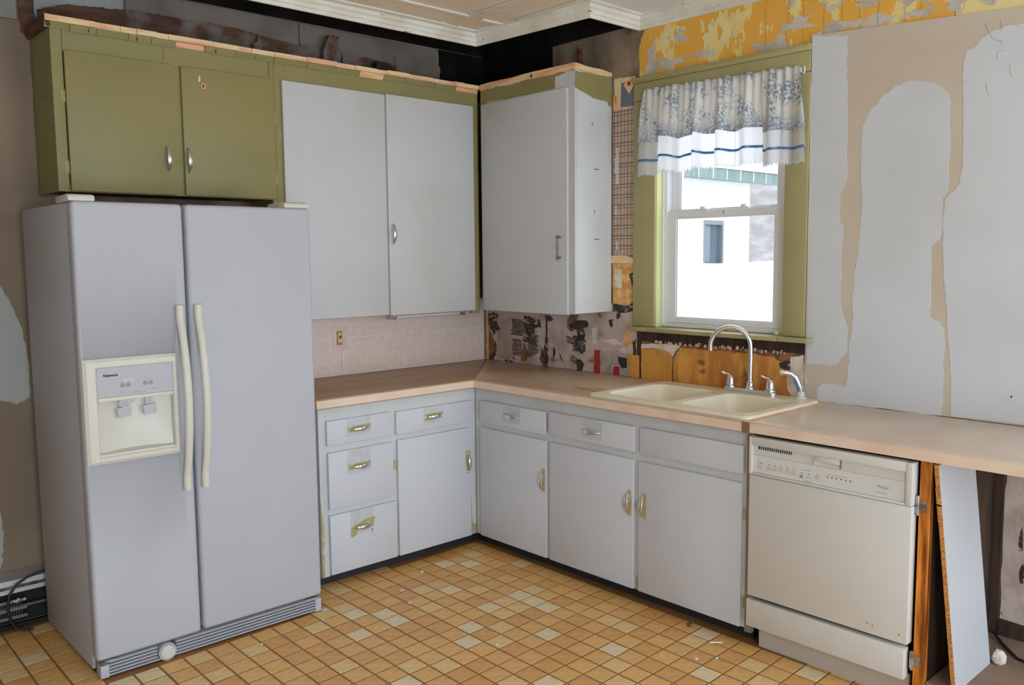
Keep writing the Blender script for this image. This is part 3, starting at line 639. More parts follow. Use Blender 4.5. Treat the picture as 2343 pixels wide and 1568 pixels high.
obj('lift_tab', B(.046, .051, -1.70, -1.704, 1.752, 1.765), M['label_grey'], lo)
tag(obj('putty_ball', MB().lathe([(.002, 0), (.010, .004), (.012, .010), (.008, .016), (.001, .018)], (-.006, -2.03, 1.1886), 'z', 12), M['white_plaster'], smooth=True),
    'small white lump of putty lying on the green window sill', 'putty')

# ------------------------------------------------------------------ curtain valance
def pleat(y, t):
    """how far the cloth swings out from the wall; deeper folds towards the hem"""
    u = (y + 1.27) / -.87
    a = math.sin(u * 2 * PI * 6.0 + .6 * math.sin(u * 9)) + .45 * math.sin(u * 2 * PI * 13 + 1.3)
    return -.040 - .006 * math.sin(u * 2 * PI * 23) * (1 - t) + (-.012 * a) * (.35 + .65 * t) - .010 * t
def sheet(name, ytop, ybot, ztop, zbot, nx, nz, m, parent, dx=0.0, wave=.010, thick=.0012, jag=0.0, t0=0., t1=1.):
    vs, fs, uv = [], [], []; rn = random.Random(3)
    for i in range(nx + 1):
        u = i / nx; zh = zbot(u) + wave * math.sin(u * 2 * PI * 6 + .5) + (rn.uniform(-jag, jag) + jag * math.sin(i * 1.9) if jag else 0)
        for j in range(nz + 1):
            v = j / nz; y = (ytop[0] + (ytop[1] - ytop[0]) * u) * (1 - v) + (ybot[0] + (ybot[1] - ybot[0]) * u) * v
            zt = ztop(u); z = zt + (zh - zt) * v
            tt = t0 + (t1 - t0) * v; vs.append((pleat(y, tt) + fold(u) * tt + dx, y + .006 * math.sin(u * 2 * PI * 6.5 + 2) * v, z)); uv.append((u * 1.1, (z - zh)))
    for i in range(nx):
        for j in range(nz):
            a = i * (nz + 1) + j; fs.append((a, a + nz + 1, a + nz + 2, a + 1))
    me = bpy.data.meshes.new(name); me.from_pydata(vs, [], fs); me.materials.append(m)
    l = me.uv_layers.new(name='UVMap')
    for p in me.polygons:
        p.use_smooth = True
        for li in p.loop_indices: l.data[li].uv = uv[me.loops[li].vertex_index]
    o = bpy.data.objects.new(name, me)
    sd = o.modifiers.new('thickness', 'SOLIDIFY'); sd.thickness = thick
    link(o, parent); return o
STEPS = [(0, .13, -.018, -.012), (.13, .26, .014, -.006), (.26, .37, -.006, .0), (.37, .50, .013, .0), (.50, .62, .012, .004), (.62, .78, .004, .016), (.78, 1.001, -.012, -.010)]
def step(u):
    for a, b_, p, q in STEPS:
        if a <= u < b_: return p + (q - p) * (u - a) / (b_ - a)
    return 0
def fold(u):
    for a, b_, p, q in STEPS:
        if a <= u < b_: return -.010 * (1 - (u - a) / (b_ - a))
    return 0
val = thing('curtain_valance', (-.05, -1.70, 2.36), 'white ruffled valance with blue floral print and lace hem over the window', 'curtain')
top = lambda u: 2.383 - .020 * u + .004 * math.sin(u * 90)
mid = lambda u: 2.138 - .035 * u + step(u)
rib = lambda u: 2.043 - .018 * u + .8 * step(u)
bot = lambda u: 1.966 - .010 * u + .7 * step(u)
sheet('floral_cloth', (-1.290, -2.135), (-1.258, -2.172), top, mid, 220, 14, M['floral'], val, dx=-.004, wave=.003)
sheet('white_band', (-1.262, -2.165), (-1.256, -2.170), lambda u: mid(u) + .03, lambda u: rib(u) - .003, 220, 8, M['cotton'], val, dx=.003, wave=.003, t0=.8)
sheet('blue_ribbon', (-1.257, -2.168), (-1.257, -2.168), lambda u: rib(u) + .006 + .003 * math.sin(u * 2 * PI * 6 + .5), lambda u: rib(u) - .0045, 220, 2, M['ribbon'], val, dx=.0015, wave=.003, t0=1.)
sheet('lace_hem', (-1.257, -2.168), (-1.256, -2.170), lambda u: rib(u) - .003 + .003 * math.sin(u * 2 * PI * 6 + .5), bot, 220, 6, M['cotton'], val, dx=.003, wave=.002, jag=.005, t0=1.)
obj('curtain_rod', B(-.030, -.026, -1.285, -2.145, 2.335, 2.357), M['vinyl'], val)
for y in (-1.285, -2.145): obj('rod_bracket', B(-.0215, -.030, y - .004, y + .004, 2.33, 2.36), M['vinyl'], val)

# ------------------------------------------------------------------ cabinet hardware
def pull_mesh(m, L=.105, w=.0085, d=.024):
    """bow pull along local X that swells in the middle; local -Y points away from the door"""
    rs = []; n = 16
    for i in range(n + 1):
        t = -1 + 2 * i / n; x = t * L / 2; k = max(0, 1 - t * t); y = -(.0015 + d * k ** .8); hw = .0018 + w * k; hh = .0022 + .0012 * k
        rs.append([(x, y + math.sin(a) * hh, math.cos(a) * hw) for a in [2 * PI * q / 10 for q in range(10)]])
    b = MB().rings(rs)
    for s in (-1, 1): b.lathe([(.0046, 0), (.0046, -.003), (.002, -.005)], (s * L * .47, 0, 0), 'y', 8)
    return mesh_of('handle', b, M[m], smooth=True)
PULL = pull_mesh('chrome'); PULLD = pull_mesh('chrome_dull', .112, .0085, .025)
def pull(parent, x, y, z, face, vertical, me=PULL):
    r = {'A': (0, R(90) if vertical else 0, 0), 'B': (0, R(90) if vertical else 0, R(-90))}[face]
    o = bpy.data.objects.new('handle', me); o.location = (x, y, z)
    rm = Matrix.Rotation(R(-90), 4, 'Z') if face == 'B' else Matrix.Identity(4)
    if vertical: rm = rm @ Matrix.Rotation(R(90), 4, 'Y')
    o.rotation_euler = rm.to_euler(); return link(o, parent)
def patch_on(name, parent, face, plane, c, z, pts, m, t=.0006, seed=1, amp=.002):
    """thin painted patch on a door; outline given around (c, z)"""
    P = rough([(c + a * (1 if face == 'A' else -1), z + b) for a, b in pts], 6, amp, seed)
    return obj(name, MB().prism(P, 1 if face == 'A' else 0, plane, plane - t), M[m], parent)
def hinge(parent, face, plane, c, z, h=.05, m='hinge'):
    k = MB()
    if face == 'A':
        k.tube([(c, plane - .003, z - h / 2), (c, plane - .003, z + h / 2)], .004, 8); k.box(c - .010, c, plane, plane - .0015, z - h / 2, z + h / 2)
    else:
        k.tube([(plane - .003, c, z - h / 2), (plane - .003, c, z + h / 2)], .004, 8); k.box(plane, plane - .0015, c - .010, c, z - h / 2, z + h / 2)
    return obj('hinge', k, M[m], parent)
def door(name, parent, face, a0, a1, z0, z1, m, front=-.611, back=-.5935, bevel=.0035):
    bx = B(a0, a1, back, front, z0, z1) if face == 'A' else B(back, front, a0, a1, z0, z1)
    return obj(name, bx, M[m], parent, bevel=bevel)

# ------------------------------------------------------------------ upper cabinets
UF, UD = -.291, -.309
# over the refrigerator
ca = thing('wall_cabinet', (-2.02, 0, 1.834), 'olive green painted wall cabinet with two green doors above the refrigerator', 'cabinet', 'painted wall cabinets')
X0, X1, Z0, Z1 = -2.501, -1.5455, 1.834, 2.487
obj('side_panel', B(X0, X0 + .018, -.002, UF + .0185, Z0, Z1), M['green'], ca, bevel=.001, seg=1)
obj('side_panel', B(X1 - .018, X1, -.036, UF + .0185, Z0, Z1), M['green'], ca)
obj('bottom_panel', B(X0 + .0185, X1 - .0185, -.036, UF + .0185, Z0 + .004, Z0 + .020), M['plank_dark'], ca)
obj('top_panel', B(X0 + .0185, X1 - .0185, -.036, UF + .0185, Z1 - .02, Z1 - .003), M['brownwood'], ca)
fm = MB(); fm.box(X0, -2.458, UF, UF + .018, Z0, Z1); fm.box(-1.57, X1, UF, UF + .018, Z0 - .025, Z1); fm.box(-2.458, -1.57, UF, UF + .018, 2.385, Z1); fm.box(-2.458, -1.57, UF, UF + .018, Z0, Z0 + .03)
fm.box(-2.07, -1.93, UF, UF + .018, Z0 + .0301, 2.3849)
obj('face_frame', fm, M['green'], ca, bevel=.0012, seg=1)
for x in (-2.458, -2.058, -1.572):
    obj('frame_joint', B(x - .0008, x + .0008, UF - .0004, UF, 2.408, 2.472), M['plank_dark'], ca)
for a0, a1, hx, hg in ((-2.457, -2.030, -2.066, -2.461), (-1.991, -1.558, -1.976, -1.553)):
    d = door('door', ca, 'A', a0, a1, 1.838 - .001, 2.392, 'green', UD, UF - .0006)
    pull(d, hx, UD - .0003, 1.991, 'A', True, PULLD)
    for z in (2.212, 1.932): hinge(d, 'A', UF, hg if hg < -2 else hg + .004, z, m='green_trim')
    if hg > -2:
        obj('paint_chip', MB().prism([(-1.893 + math.cos(a) * .010, 2.318 + math.sin(a) * .013) for a in [i * PI / 5 for i in range(10)]], 1, UD, UD - .0008), M['rawwood'], d)
        obj('screw_hole', MB().prism([(-1.894 + math.cos(a) * .006, 2.317 + math.sin(a) * .009) for a in [i * PI / 5 for i in range(10)]], 1, UD - .0008, UD - .0012), M['red_print'], d)
        obj('paint_chip', MB().prism([(-1.917, 2.335), (-1.908, 2.335), (-1.906, 2.356), (-1.912, 2.362)], 1, UD, UD - .0008), M['white_plaster'], d)
obj('nail_hole', MB().lathe([(.004, 0), (.004, -.001)], (X0 - .0003, -.19, 2.215), 'x', 8), M['black'], ca)

def rough_top(y, dp, z): return [(y + .010, 2.4935), (y - .020 + dp, 2.4935), (y - .022 + dp, z + .006), (y + .010, z + .008)]
def crown_pieces(parent, x0, x1, n, seed, mats):
    """broken remains of the moulding along the top edge"""
    rn = random.Random(seed); xs = [x0 + (x1 - x0) * i / n + (rn.uniform(-.03, .03) if 0 < i < n else 0) for i in range(n + 1)]
    for i in range(n):
        a, b = xs[i] + .0008, xs[i + 1] - .0008; h = rn.uniform(-.004, .004); m = mats[i % len(mats)]
        P = [(UF - .0005, 2.470 + h), (UF - .006, 2.468 + h), (UF - .011, 2.478 + h), (UF - .019, 2.488), (UF - .019, 2.4925), (UF - .0005, 2.4925)]
        if m == 'pinkwood': P = [(UF - .0005, 2.470), (UF - .010, 2.472), (UF - .012, 2.4925), (UF - .0005, 2.4925)]
        obj('crown_piece', MB().prism(P, 0, a, b), M[m], parent, bevel=.0008, seg=1)
    t = x0
    while t < x1 - .02:
        L = min(rn.uniform(.05, .22), x1 - t); z = 2.5075 + rn.uniform(0, .004); dp = rn.uniform(-.006, .004)
        obj('wood_edge', MB().prism(rough_top(UF, dp, z), 0, t + .0005, t + L - .0005), M[rn.choice(['rawwood', 'rawwood', 'rawwood', 'pinkwood'])], parent, label=None)
        t += L
crown_pieces(ca, -2.522, -1.546, 9, 4, ['green', 'green', 'green', 'green', 'green', 'pinkwood', 'green', 'green'])
obj('crown_piece', MB().prism([(-2.502, 2.474), (-2.512, 2.476), (-2.524, 2.497), (-2.524, 2.522), (-2.502, 2.522)], 1, -.006, -.312), M['brownwood'], ca, label='bare broken end moulding')
for k, (x, z) in enumerate(((-2.36, 2.472), (-2.17, 2.470), (-1.83, 2.471))):
    obj('crack', B(x, x + .0012, UF - .0192, UF - .010, z, z + .020), M['plank_dark'], ca)

# two tall white doors
cb = thing('wall_cabinet', (-.93, 0, 1.254), 'wall cabinet with two tall white doors and olive green frame over the left counter', 'cabinet', 'painted wall cabinets')
X0, X1, Z0, Z1 = -1.545, -.2935, 1.262, 2.487
obj('side_panel', B(X0, X0 + .016, -.036, UF + .0185, Z0, 2.48), M['green'], cb)
obj('bottom_panel', B(X0 + .0165, X1, -.006, UF + .0185, Z0, Z0 + .016), M['white_cool'], cb)
obj('top_panel', B(X0 + .0165, X1, -.036, UF + .0185, 2.468, 2.484), M['brownwood'], cb)
fm = MB(); fm.box(X0, -1.49, UF, UF + .018, Z0, Z1); fm.box(-.96, -.91, UF, UF + .018, Z0 + .0301, 2.3749); fm.box(-.36, X1 - .001, UF, UF + .018, Z0 - .03, Z1); fm.box(-1.49, -.36, UF, UF + .018, 2.375, Z1); fm.box(-1.49, -.36, UF, UF + .018, Z0, Z0 + .03)
obj('face_frame', fm, M['green'], cb, bevel=.0012, seg=1)
d = door('door', cb, 'A', -1.513, -.9385, 1.255, 2.393, 'white', UD, UF - .0006); hinge(d, 'A', UF, -1.519, 2.135, .05, 'green_trim'); hinge(d, 'A', UF, -1.519, 1.45, .05, 'green_trim')
d = door('door', cb, 'A', -.9275, -.3425, 1.252, 2.398, 'white', UD, UF - .0006); pull(d, -.905, UD - .0003, 1.68, 'A', True, PULLD)
for z in (1.40, 2.24): hinge(d, 'A', UF, -.336, z, m='green_trim')
obj('stile_strip', B(-.9378, -.9282, UF - .004, UF, 1.26, 2.39), M['white_cool'], cb, label='white painted centre stile')
crown_pieces(cb, -1.545, -.300, 8, 6, ['green', 'green', 'green', 'rawwood', 'green', 'green', 'green', 'pinkwood'])

# wall cabinet beside the window
cc = thing('wall_cabinet', (0, -.69, 1.254), 'white single door wall cabinet with green top rail beside the window', 'cabinet', 'painted wall cabinets')
Z0, Z1 = 1.258, 2.488
obj('end_panel', B(-.0085, UF + .0185, -1.043, -1.025, Z0, Z1), M['white_cool'], cc, bevel=.001, seg=1)
obj('bottom_panel', B(-.0085, UF + .0185, -1.0245, -.312, Z0 + .002, Z0 + .018), M['white_cool'], cc)
obj('top_panel', B(-.0085, UF + .0185, -1.0245, -.312, 2.47, 2.486), M['brownwood'], cc)
fm = MB(); fm.box(UF, UF + .018, -.312, -.36, Z0, Z1); fm.box(UF, UF + .018, -.36, -.97, 2.385, Z1); fm.box(UF, UF + .018, -.36, -.97, Z0, Z0 + .03)
obj('face_frame', fm, M['green'], cc, bevel=.001, seg=1)
obj('end_stile', B(UF, UF + .018, -.97, -1.0432, Z0 - .002, Z1), M['white'], cc, bevel=.0015, seg=1, label='white painted stile')
d = door('door', cc, 'B', -1.0035, -.334, 1.252, 2.405, 'white', UD, UF - .0006)
k = MB(); yb = -.957
for z in (1.549, 1.653): k.lathe([(.0045, 0), (.0045, -.018), (.006, -.020), (.006, -.024), (.002, -.027)], (UD, yb, z), 'x', 10)
k.tube([(UD - .021, yb, 1.535 + .0128 * i) for i in range(11)], [.0065, .0045, .0035, .0035, .0035, .0055, .0035, .0035, .0035, .0045, .0065], 10)
obj('handle', k, M['pewter'], d, smooth=True, label='dark pewter bar handle')
for z in (1.40, 2.25): hinge(d, 'B', UF, -.326, z)
obj('raw_edge', MB().prism(rough([(-.312, 2.487), (-.44, 2.489), (-.55, 2.484), (-.70, 2.490), (-.86, 2.487), (-1.043, 2.490), (-1.043, 2.522), (-.312, 2.518)], 8, .003, 4), 0, UF + .018, UF - .006), M['rawwood'], cc, label='bare wood top edge')
obj('raw_edge', MB().prism(rough([(UF, 2.484), (-.18, 2.489), (-.06, 2.485), (-.012, 2.488), (-.012, 2.506), (UF, 2.522)], 8, .003, 5), 1, -1.028, -1.049), M['rawwood'], cc, label='bare wood top edge')
obj('green_paint', MB().prism(rough([(-.2905, 2.400), (-.194, 2.374), (-.149, 2.361), (-.045, 2.357), (-.036, 2.338), (-.009, 2.330), (-.009, 2.484), (-.2905, 2.482)], 6, .003, 6), 1, -1.0432, -1.0440), M['green'], cc, label='unpainted green upper edge')
obj('primer_patch', MB().prism(rough([(-.905, 2.408), (-.972, 2.408), (-.972, 2.478), (-.905, 2.474)], 6, .002, 7), 0, UF, UF - .0007), M['white_cool'], cc)
obj('primer_patch', MB().prism(rough([(-.37, 2.406), (-.97, 2.407), (-.97, 2.414), (-.55, 2.412), (-.37, 2.418)], 6, .002, 8), 0, UF, UF - .0006), M['thin'], cc)
for x, z, h in ((-.161, 2.231, 0), (-.128, 2.004, 1), (-.126, 1.642, 1), (-.144, 1.786, 0)):
    k = MB().box(x - (.018 if h else .0022), x + (.018 if h else .0022), -1.0432, -1.0452, z - (.0018 if h else .006), z + (.0018 if h else .006))
    obj('nail', k, M['pewter'], cc)
obj('knot', MB().lathe([(.010, 0), (.010, -.0008)], (UF - .0062, -.735, 2.503), 'x', 10), M['brown_stain'], cc)

# strip light fixture under the right hand white door
ul = thing('cabinet_light', (-.61, -.18, 1.262), 'slim white strip light under the right tall white cabinet door', 'light')
obj('housing', B(-.846, -.375, -.235, -.16, 1.240, 1.2605), M['fridge'], ul, bevel=.004)
obj('diffuser', B(-.83, -.39, -.228, -.167, 1.229, 1.2398), M['bisque_panel'], ul, bevel=.004)
for x in (-.852, -.369): obj('end_cap', B(x - .006, x + .006, -.238, -.157, 1.222, 1.2608), M['steel'], ul, bevel=.002)
# ------------------------------------------------------------------ base cabinets
BF, BD = -.593, -.611
ba = thing('base_cabinet', (-1.07, -.3, 0), 'white base cabinet with three stacked drawers beside the refrigerator', 'cabinet', 'white base cabinets')
bb = thing('base_cabinet', (-.3, -1.44, 0), 'white sink base cabinet with three doors between corner and dishwasher', 'cabinet', 'white base cabinets')
ZT, ZB = .866, .062
# left run
obj('side_panel', B(-1.543, -1.527, -.012, BF + .0185, .05, ZT), M['edgewood'], ba, bevel=.001, seg=1, label='bare wood side edge')
obj('bottom_panel', B(-1.5265, -.602, -.012, BF + .0185, .075, .092), M['plank_dark'], ba)
obj('back_panel', B(-1.5265, -.602, -.0065, -.011, .075, ZT), M['plank_dark'], ba)
obj('toe_kick', B(-1.53, -.537, -.525, -.535, 0, .0745), M['toe'], ba)
fm = MB()
fm.box(-1.5415, -1.50, BF, BF + .018, .056, ZT); fm.box(-1.157, -1.108, BF, BF + .018, ZB, ZT); fm.box(-.652, -.5935, BF, BF + .018, ZB, ZT)
for a, b in ((-1.50, -1.157), (-1.108, -.652)): fm.box(a, b, BF, BF + .018, .79, ZT); fm.box(a, b, BF, BF + .018, ZB, .085)
for z0, z1 in ((.64, .70), (.335, .395)): fm.box(-1.50, -1.157, BF, BF + .018, z0, z1)
fm.box(-1.108, -.652, BF, BF + .018, .64, .70)
obj('face_frame', fm, M['white_cool'], ba, bevel=.001, seg=1)
HALO = [(-.060, -.014), (.058, -.014), (.062, .017), (-.064, .012)]
def drawer(parent, face, a0, a1, z0, z1, hc, hz, halo=None, thin=True):
    d = door('drawer', parent, face, a0, a1, z0, z1, 'white_low', BD, BF - .0006)
    s = (1 if face == 'A' else -1)
    if thin: patch_on('thin_paint', d, face, BD, hc, hz, [(-.072, -.035), (.058, -.035), (.066, z1 - hz - .002), (-.066, z1 - hz - .002)], 'thin', .0003, int(abs(hc) * 100))
    if halo: patch_on('paint_halo', d, face, BD - .0003, hc, hz, halo, 'halo', .0005, int(abs(hc) * 90))
    if face == 'A': pull(d, hc, BD - .0008, hz, 'A', False)
    else: pull(d, BD - .0008, hc, hz, 'B', False, PULLD)
    return d
drawer(ba, 'A', -1.506, -1.149, .6855, .802, -1.330, .748, HALO)
drawer(ba, 'A', -1.503, -1.139, .380, .651, -1.333, .566, HALO)
d3 = drawer(ba, 'A', -1.503, -1.126, .064, .351, -1.327, .268, [(-.066, -.045), (-.036, -.040), (-.030, -.018), (.060, -.012), (.072, .034), (.02, .030), (-.064, .004)])
drawer(ba, 'A', -1.117, -.632, .684, .798, -.886, .748, [(-.058, -.020), (.050, -.014), (.062, .016), (-.060, .012)])
d = door('door', ba, 'A', -1.112, -.6435, .0635, .654, 'white_low', BD, BF - .0006)
patch_on('paint_halo', d, 'A', BD, -.668, .470, [(-.012, -.062), (.014, -.058), (.020, .060), (-.012, .062)], 'halo', .0005, 3)
pull(d, -.668, BD - .0008, .468, 'A', True)
for z in (.53, .17): hinge(d, 'A', BF, -1.118, z)
obj('bare_paint', MB().prism(rough([(-1.5415, .056), (-1.528, .056), (-1.528, .30), (-1.5415, .42)], 8, .002, 3), 1, BF, BF - .0006), M['halo'], ba)
obj('bare_paint', MB().prism(rough([(-.6425, .066), (-.596, .066), (-.596, .11), (-.622, .125), (-.632, .33), (-.6425, .35)], 8, .002, 4), 1, BF, BF - .0006), M['halo'], ba)
sm = MB(); rn = random.Random(8)
for i in range(9):
    x = -1.25 + rn.uniform(-.05, .06); z = .185 + rn.uniform(-.05, .04)
    sm.prism([(x, z), (x + .004, z), (x + .006 + rn.uniform(0, .006), z + rn.uniform(.01, .03)), (x + .001, z + .018)], 1, BD, BD - .0003)
obj('scuff_marks', sm, M['thin'], d3, stuff=True)
# window run
obj('end_panel', B(-.012, BF + .0185, -2.262, -2.247, .05, ZT), M['edgewood'], bb)
obj('filler_strip', B(BF + .018, BF - .006, -2.263, -2.2915, .05, ZT), mat('bare_filler_strip', A(128, 120, 100), .7, c2=A(112, 102, 84), scale=6, stretch=(1, 1, .2)), bb, label='unpainted filler strip')
obj('bottom_panel', B(-.012, BF + .0185, -2.2465, -.602, .075, .092), M['plank_dark'], bb)
obj('back_panel', B(-.0065, -.011, -2.2465, -.02, .075, .86), M['plank_dark'], bb)
obj('toe_kick', B(-.525, -.535, -2.262, -.5365, 0, .0745), M['toe'], bb)
fm = MB()
fm.box(BF, BF + .018, -.5945, -.652, ZB, ZT); fm.box(BF, BF + .018, -1.140, -1.178, ZB, ZT); fm.box(BF, BF + .018, -1.690, -1.735, ZB, ZT); fm.box(BF, BF + .018, -2.235, -2.2625, ZB, ZT)
for a, b in ((-.652, -1.140), (-1.178, -1.690), (-1.735, -2.235)):
    fm.box(BF, BF + .018, a, b, .79, ZT); fm.box(BF, BF + .018, a, b, ZB, .085); fm.box(BF, BF + .018, a, b, .64, .70)
obj('face_frame', fm, M['white_cool'], bb, bevel=.001, seg=1)
drawer(bb, 'B', -.649, -1.140, .6855, .8005, -.902, .747, None)
drawer(bb, 'B', -1.169, -1.6985, .692, .806, -1.448, .748, None)
d = door('false_drawer_front', bb, 'B', -1.731, -2.250, .692, .808, 'white_low', BD, BF - .0006)
for a0, a1, hy, hg in ((-.646, -1.147, -1.128, -.640), (-1.170, -1.697, -1.673, -1.163), (-1.7245, -2.246, -1.757, -2.252)):
    d = door('door', bb, 'B', a0, a1, .0655, .656, 'white_low', BD, BF - .0006)
    patch_on('paint_halo', d, 'B', BD, hy, .458, [(-.010, -.058), (.012, -.058), (.014, .056), (-.008, .060)], 'halo', .0005, int(-hy * 50))
    pull(d, BD - .0008, hy, .457, 'B', True)
    for z in (.53, .17): hinge(d, 'B', BF, hg, z)
obj('bare_paint', MB().prism(rough([(-1.699, .064), (-1.7225, .064), (-1.7225, .13), (-1.699, .125)], 8, .002, 5), 0, BF, BF - .0006), M['halo'], bb)

# ------------------------------------------------------------------ countertops
CT, CB_ = .914, .8665
D = -.639
ka = tag(obj('countertop', MB().prism([(-1.575, D), (D - .0006, D), (-.0080, -.0069), (-1.575, -.0069)], 2, CB_, CT), [M['counter_brown']], bevel=.006, seg=3),
         'worn brown laminate countertop on the drawer cabinet, mitred at the corner', 'countertop', 'laminate countertops')
kb = tag(obj('countertop', MB().prism([(D, D + .0012), (D, -2.2935), (-.0095, -2.2935), (-.0095, -.0105)], 2, CB_, CT), [M['counter_mid']], bevel=.006, seg=3),
         'stained beige laminate countertop holding the sink', 'countertop', 'laminate countertops')
kc = tag(obj('countertop', MB().prism([(D, -2.2955), (D, -3.72), (-.0135, -3.72), (-.0135, -2.2955)], 2, CB_ + .003, CT), [M['counter']], bevel=.006, seg=3),
         'pale beige laminate countertop over the dishwasher', 'countertop', 'laminate countertops')
SX0, SX1, SY0, SY1 = -.615, -.055, -1.435, -2.272
cut(kb, B(SX0 + .012, SX1 - .012, SY0 - .012, SY1 + .012, .8, .95))
for o, pts in ((ka, None), (kb, None), (kc, None)):
    pass
obj('front_edge', B(-1.572, D - .002, D - .0004, D - .0016, CB_ + .005, CT - .007), M['edge'], ka, label='pale laminate front edge')
obj('front_edge', B(D - .0004, D - .0016, D - .002, -2.26, CB_ + .005, CT - .007), M['edge'], kb, label='pale laminate front edge')
obj('front_edge', B(D - .0004, D - .0016, -2.261, -2.293, CB_ + .001, CT - .003), M['grime'], kb, label='bare strip at the seam')
obj('front_edge', B(D - .0004, D - .0016, -2.297, -3.70, CB_ + .005, CT - .007), M['edge'], kc, label='pale laminate front edge')
obj('water_stain', MB().prism(rough([(-.46, -1.22), (-.40, -1.30), (-.44, -1.42), (-.50, -1.43), (-.53, -1.33), (-.52, -1.24)], 8, .012, 3), 2, CT, CT + .0004), M['stainyel'], kb, label='yellowish stain by the sink')

# ------------------------------------------------------------------ sink
def rrect(x0, x1, y0, y1, r, z, n=5):
    x0, x1 = sorted((x0, x1)); y0, y1 = sorted((y0, y1)); P = []
    for cx, cy, a0 in ((x1 - r, y1 - r, 0), (x0 + r, y1 - r, 90), (x0 + r, y0 + r, 180), (x1 - r, y0 + r, 270)):
        for i in range(n + 1):
            a = R(a0 + 90 * i / n); P.append((cx + r * math.cos(a), cy + r * math.sin(a), z))
    return P
sink = thing('kitchen_sink', (-.335, -1.853, .914), 'almond double bowl drop-in sink under the window', 'sink')
RZ = .9262
bowls = [(-.560, -.150, -1.478, -1.838), (-.560, -.150, -1.885, -2.232)]
bm = bmesh.new(); es = []
for L in [rrect(SX0, SX1, SY0, SY1, .03, RZ)] + [rrect(a, b, c, d_, .06, RZ) for a, b, c, d_ in bowls]:
    vs = [bm.verts.new(p) for p in L]
    es += [bm.edges.new((vs[i], vs[(i + 1) % len(vs)])) for i in range(len(vs))]
bmesh.ops.triangle_fill(bm, use_beauty=True, edges=es)
me = bpy.data.meshes.new('rim'); bm.to_mesh(me); bm.free(); me.materials.append(M['sink'])
rim_top = inst('rim', me, sink)
sk = MB(); sk.rings([rrect(SX0, SX1, SY0, SY1, .03, RZ), rrect(SX0 - .006, SX1 + .004, SY0 + .006, SY1 - .006, .034, RZ - .004), rrect(SX0 - .008, SX1 + .005, SY0 + .008, SY1 - .008, .036, CT + .0005)], cap=False)
obj('rim_edge', sk, M['sink'], sink, smooth=True)
for k, (a, b, c, d_) in enumerate(bowls):
    w = MB(); a, b = sorted((a, b)); c, d_ = sorted((c, d_))
    prof_b = [(0, RZ, .06), (.004, RZ - .004, .06), (.008, RZ - .014, .06), (.018, .80, .06), (.030, .765, .06), (.055, .752, .05), (.10, .748, .04)]
    w.rings([rrect(a + i, b - i, c + i, d_ - i, r, z) for i, z, r in prof_b], cap=False)
    n = len(w.v) - 24
    w.f.append(tuple(range(n, n + 24))); w.mi.append(0)
    bo = obj('bowl', w, M['sink'], sink, smooth=True)
    obj('drain', MB().lathe([(.045, .7485), (.045, .7515), (.034, .752), (.030, .7495), (.004, .7492)], ((a + b) / 2, (c + d_) / 2, 0), 'z', 20), M['steel'], bo, smooth=True)
obj('caulk_line', B(SX0 - .012, SX1 - .02, SY1 - .008, SY1 - .0125, CT + .0003, CT + .002), M['rust'], sink, label='orange caulk line')

# ------------------------------------------------------------------ faucet
FX = -.075
fa = thing('faucet', (FX, -1.93, RZ), 'chrome gooseneck faucet with two lever handles on the sink', 'faucet')
FB = RZ + .0006
pl = MB().rings([rrect(FX - .028, FX + .028, -1.806, -2.079, .027, FB), rrect(FX - .028, FX + .028, -1.806, -2.079, .027, FB + .010), rrect(FX - .022, FX + .022, -1.813, -2.072, .021, FB + .016)])
obj('base_plate', pl, M['chrome_dull'], fa, smooth=True)
y0 = -1.9425
spout = [(FX, y0, FB + .045), (FX, y0, FB + .10), (FX, y0, FB + .15), (FX, y0 + .001, FB + .205)]
rad = .091
dirv = Vector((-.50, .866, 0))
for i in range(1, 15):
    a = PI * i / 14 * 1.06; o = rad * (1 - math.cos(a)); spout.append((FX + dirv.x * o, y0 + dirv.y * o, FB + .205 + rad * math.sin(a) * 1.02))
obj('spout', MB().tube(spout, [.0112] * (len(spout) - 2) + [.0108, .0096], 14), M['chrome_dull'], fa, smooth=True)
obj('collar', MB().lathe([(.021, FB + .014), (.020, FB + .024), (.0165, FB + .028), (.0165, FB + .045), (.013, FB + .050), (.013, FB + .056), (.009, FB + .058)], (FX, y0, 0), 'z', 18), M['chrome'], fa, smooth=True)
for yc in (-1.838, -2.046):
    hb = obj('handle', MB().lathe([(.027, FB + .013), (.026, FB + .022), (.020, FB + .026), (.019, FB + .045), (.0165, FB + .060), (.011, FB + .070), (.003, FB + .074)], (FX, yc, 0), 'z', 18), M['chrome'], fa, smooth=True)
    lev = [(FX, yc, FB + .060), (FX - .004, yc + .008, FB + .073), (FX - .009, yc + .018, FB + .076), (FX - .014, yc + .027, FB + .078), (FX - .017, yc + .033, FB + .083), (FX - .019, yc + .037, FB + .087)]
    obj('lever', MB().tube(lev, [.0105, .0085, .006, .006, .0085, .004], 10), M['chrome'], hb, smooth=True)
sp = thing('sink_sprayer', (FX, -2.196, RZ), 'chrome and blue side sprayer in its holder at the sink corner', 'sprayer')
sx, sy = FX - .002, -2.196
obj('holder', MB().lathe([(.026, RZ + .0006), (.025, RZ + .006), (.016, RZ + .010), (.0165, RZ + .030), (.012, RZ + .032)], (sx, sy, 0), 'z', 16), M['cream'], sp, smooth=True)
pth = [(sx, sy, RZ + .028), (sx - .003, sy + .004, RZ + .05), (sx - .008, sy + .012, RZ + .075), (sx - .014, sy + .02, RZ + .095), (sx - .024, sy + .034, RZ + .108), (sx - .036, sy + .052, RZ + .113), (sx - .046, sy + .066, RZ + .114), (sx - .052, sy + .074, RZ + .110)]
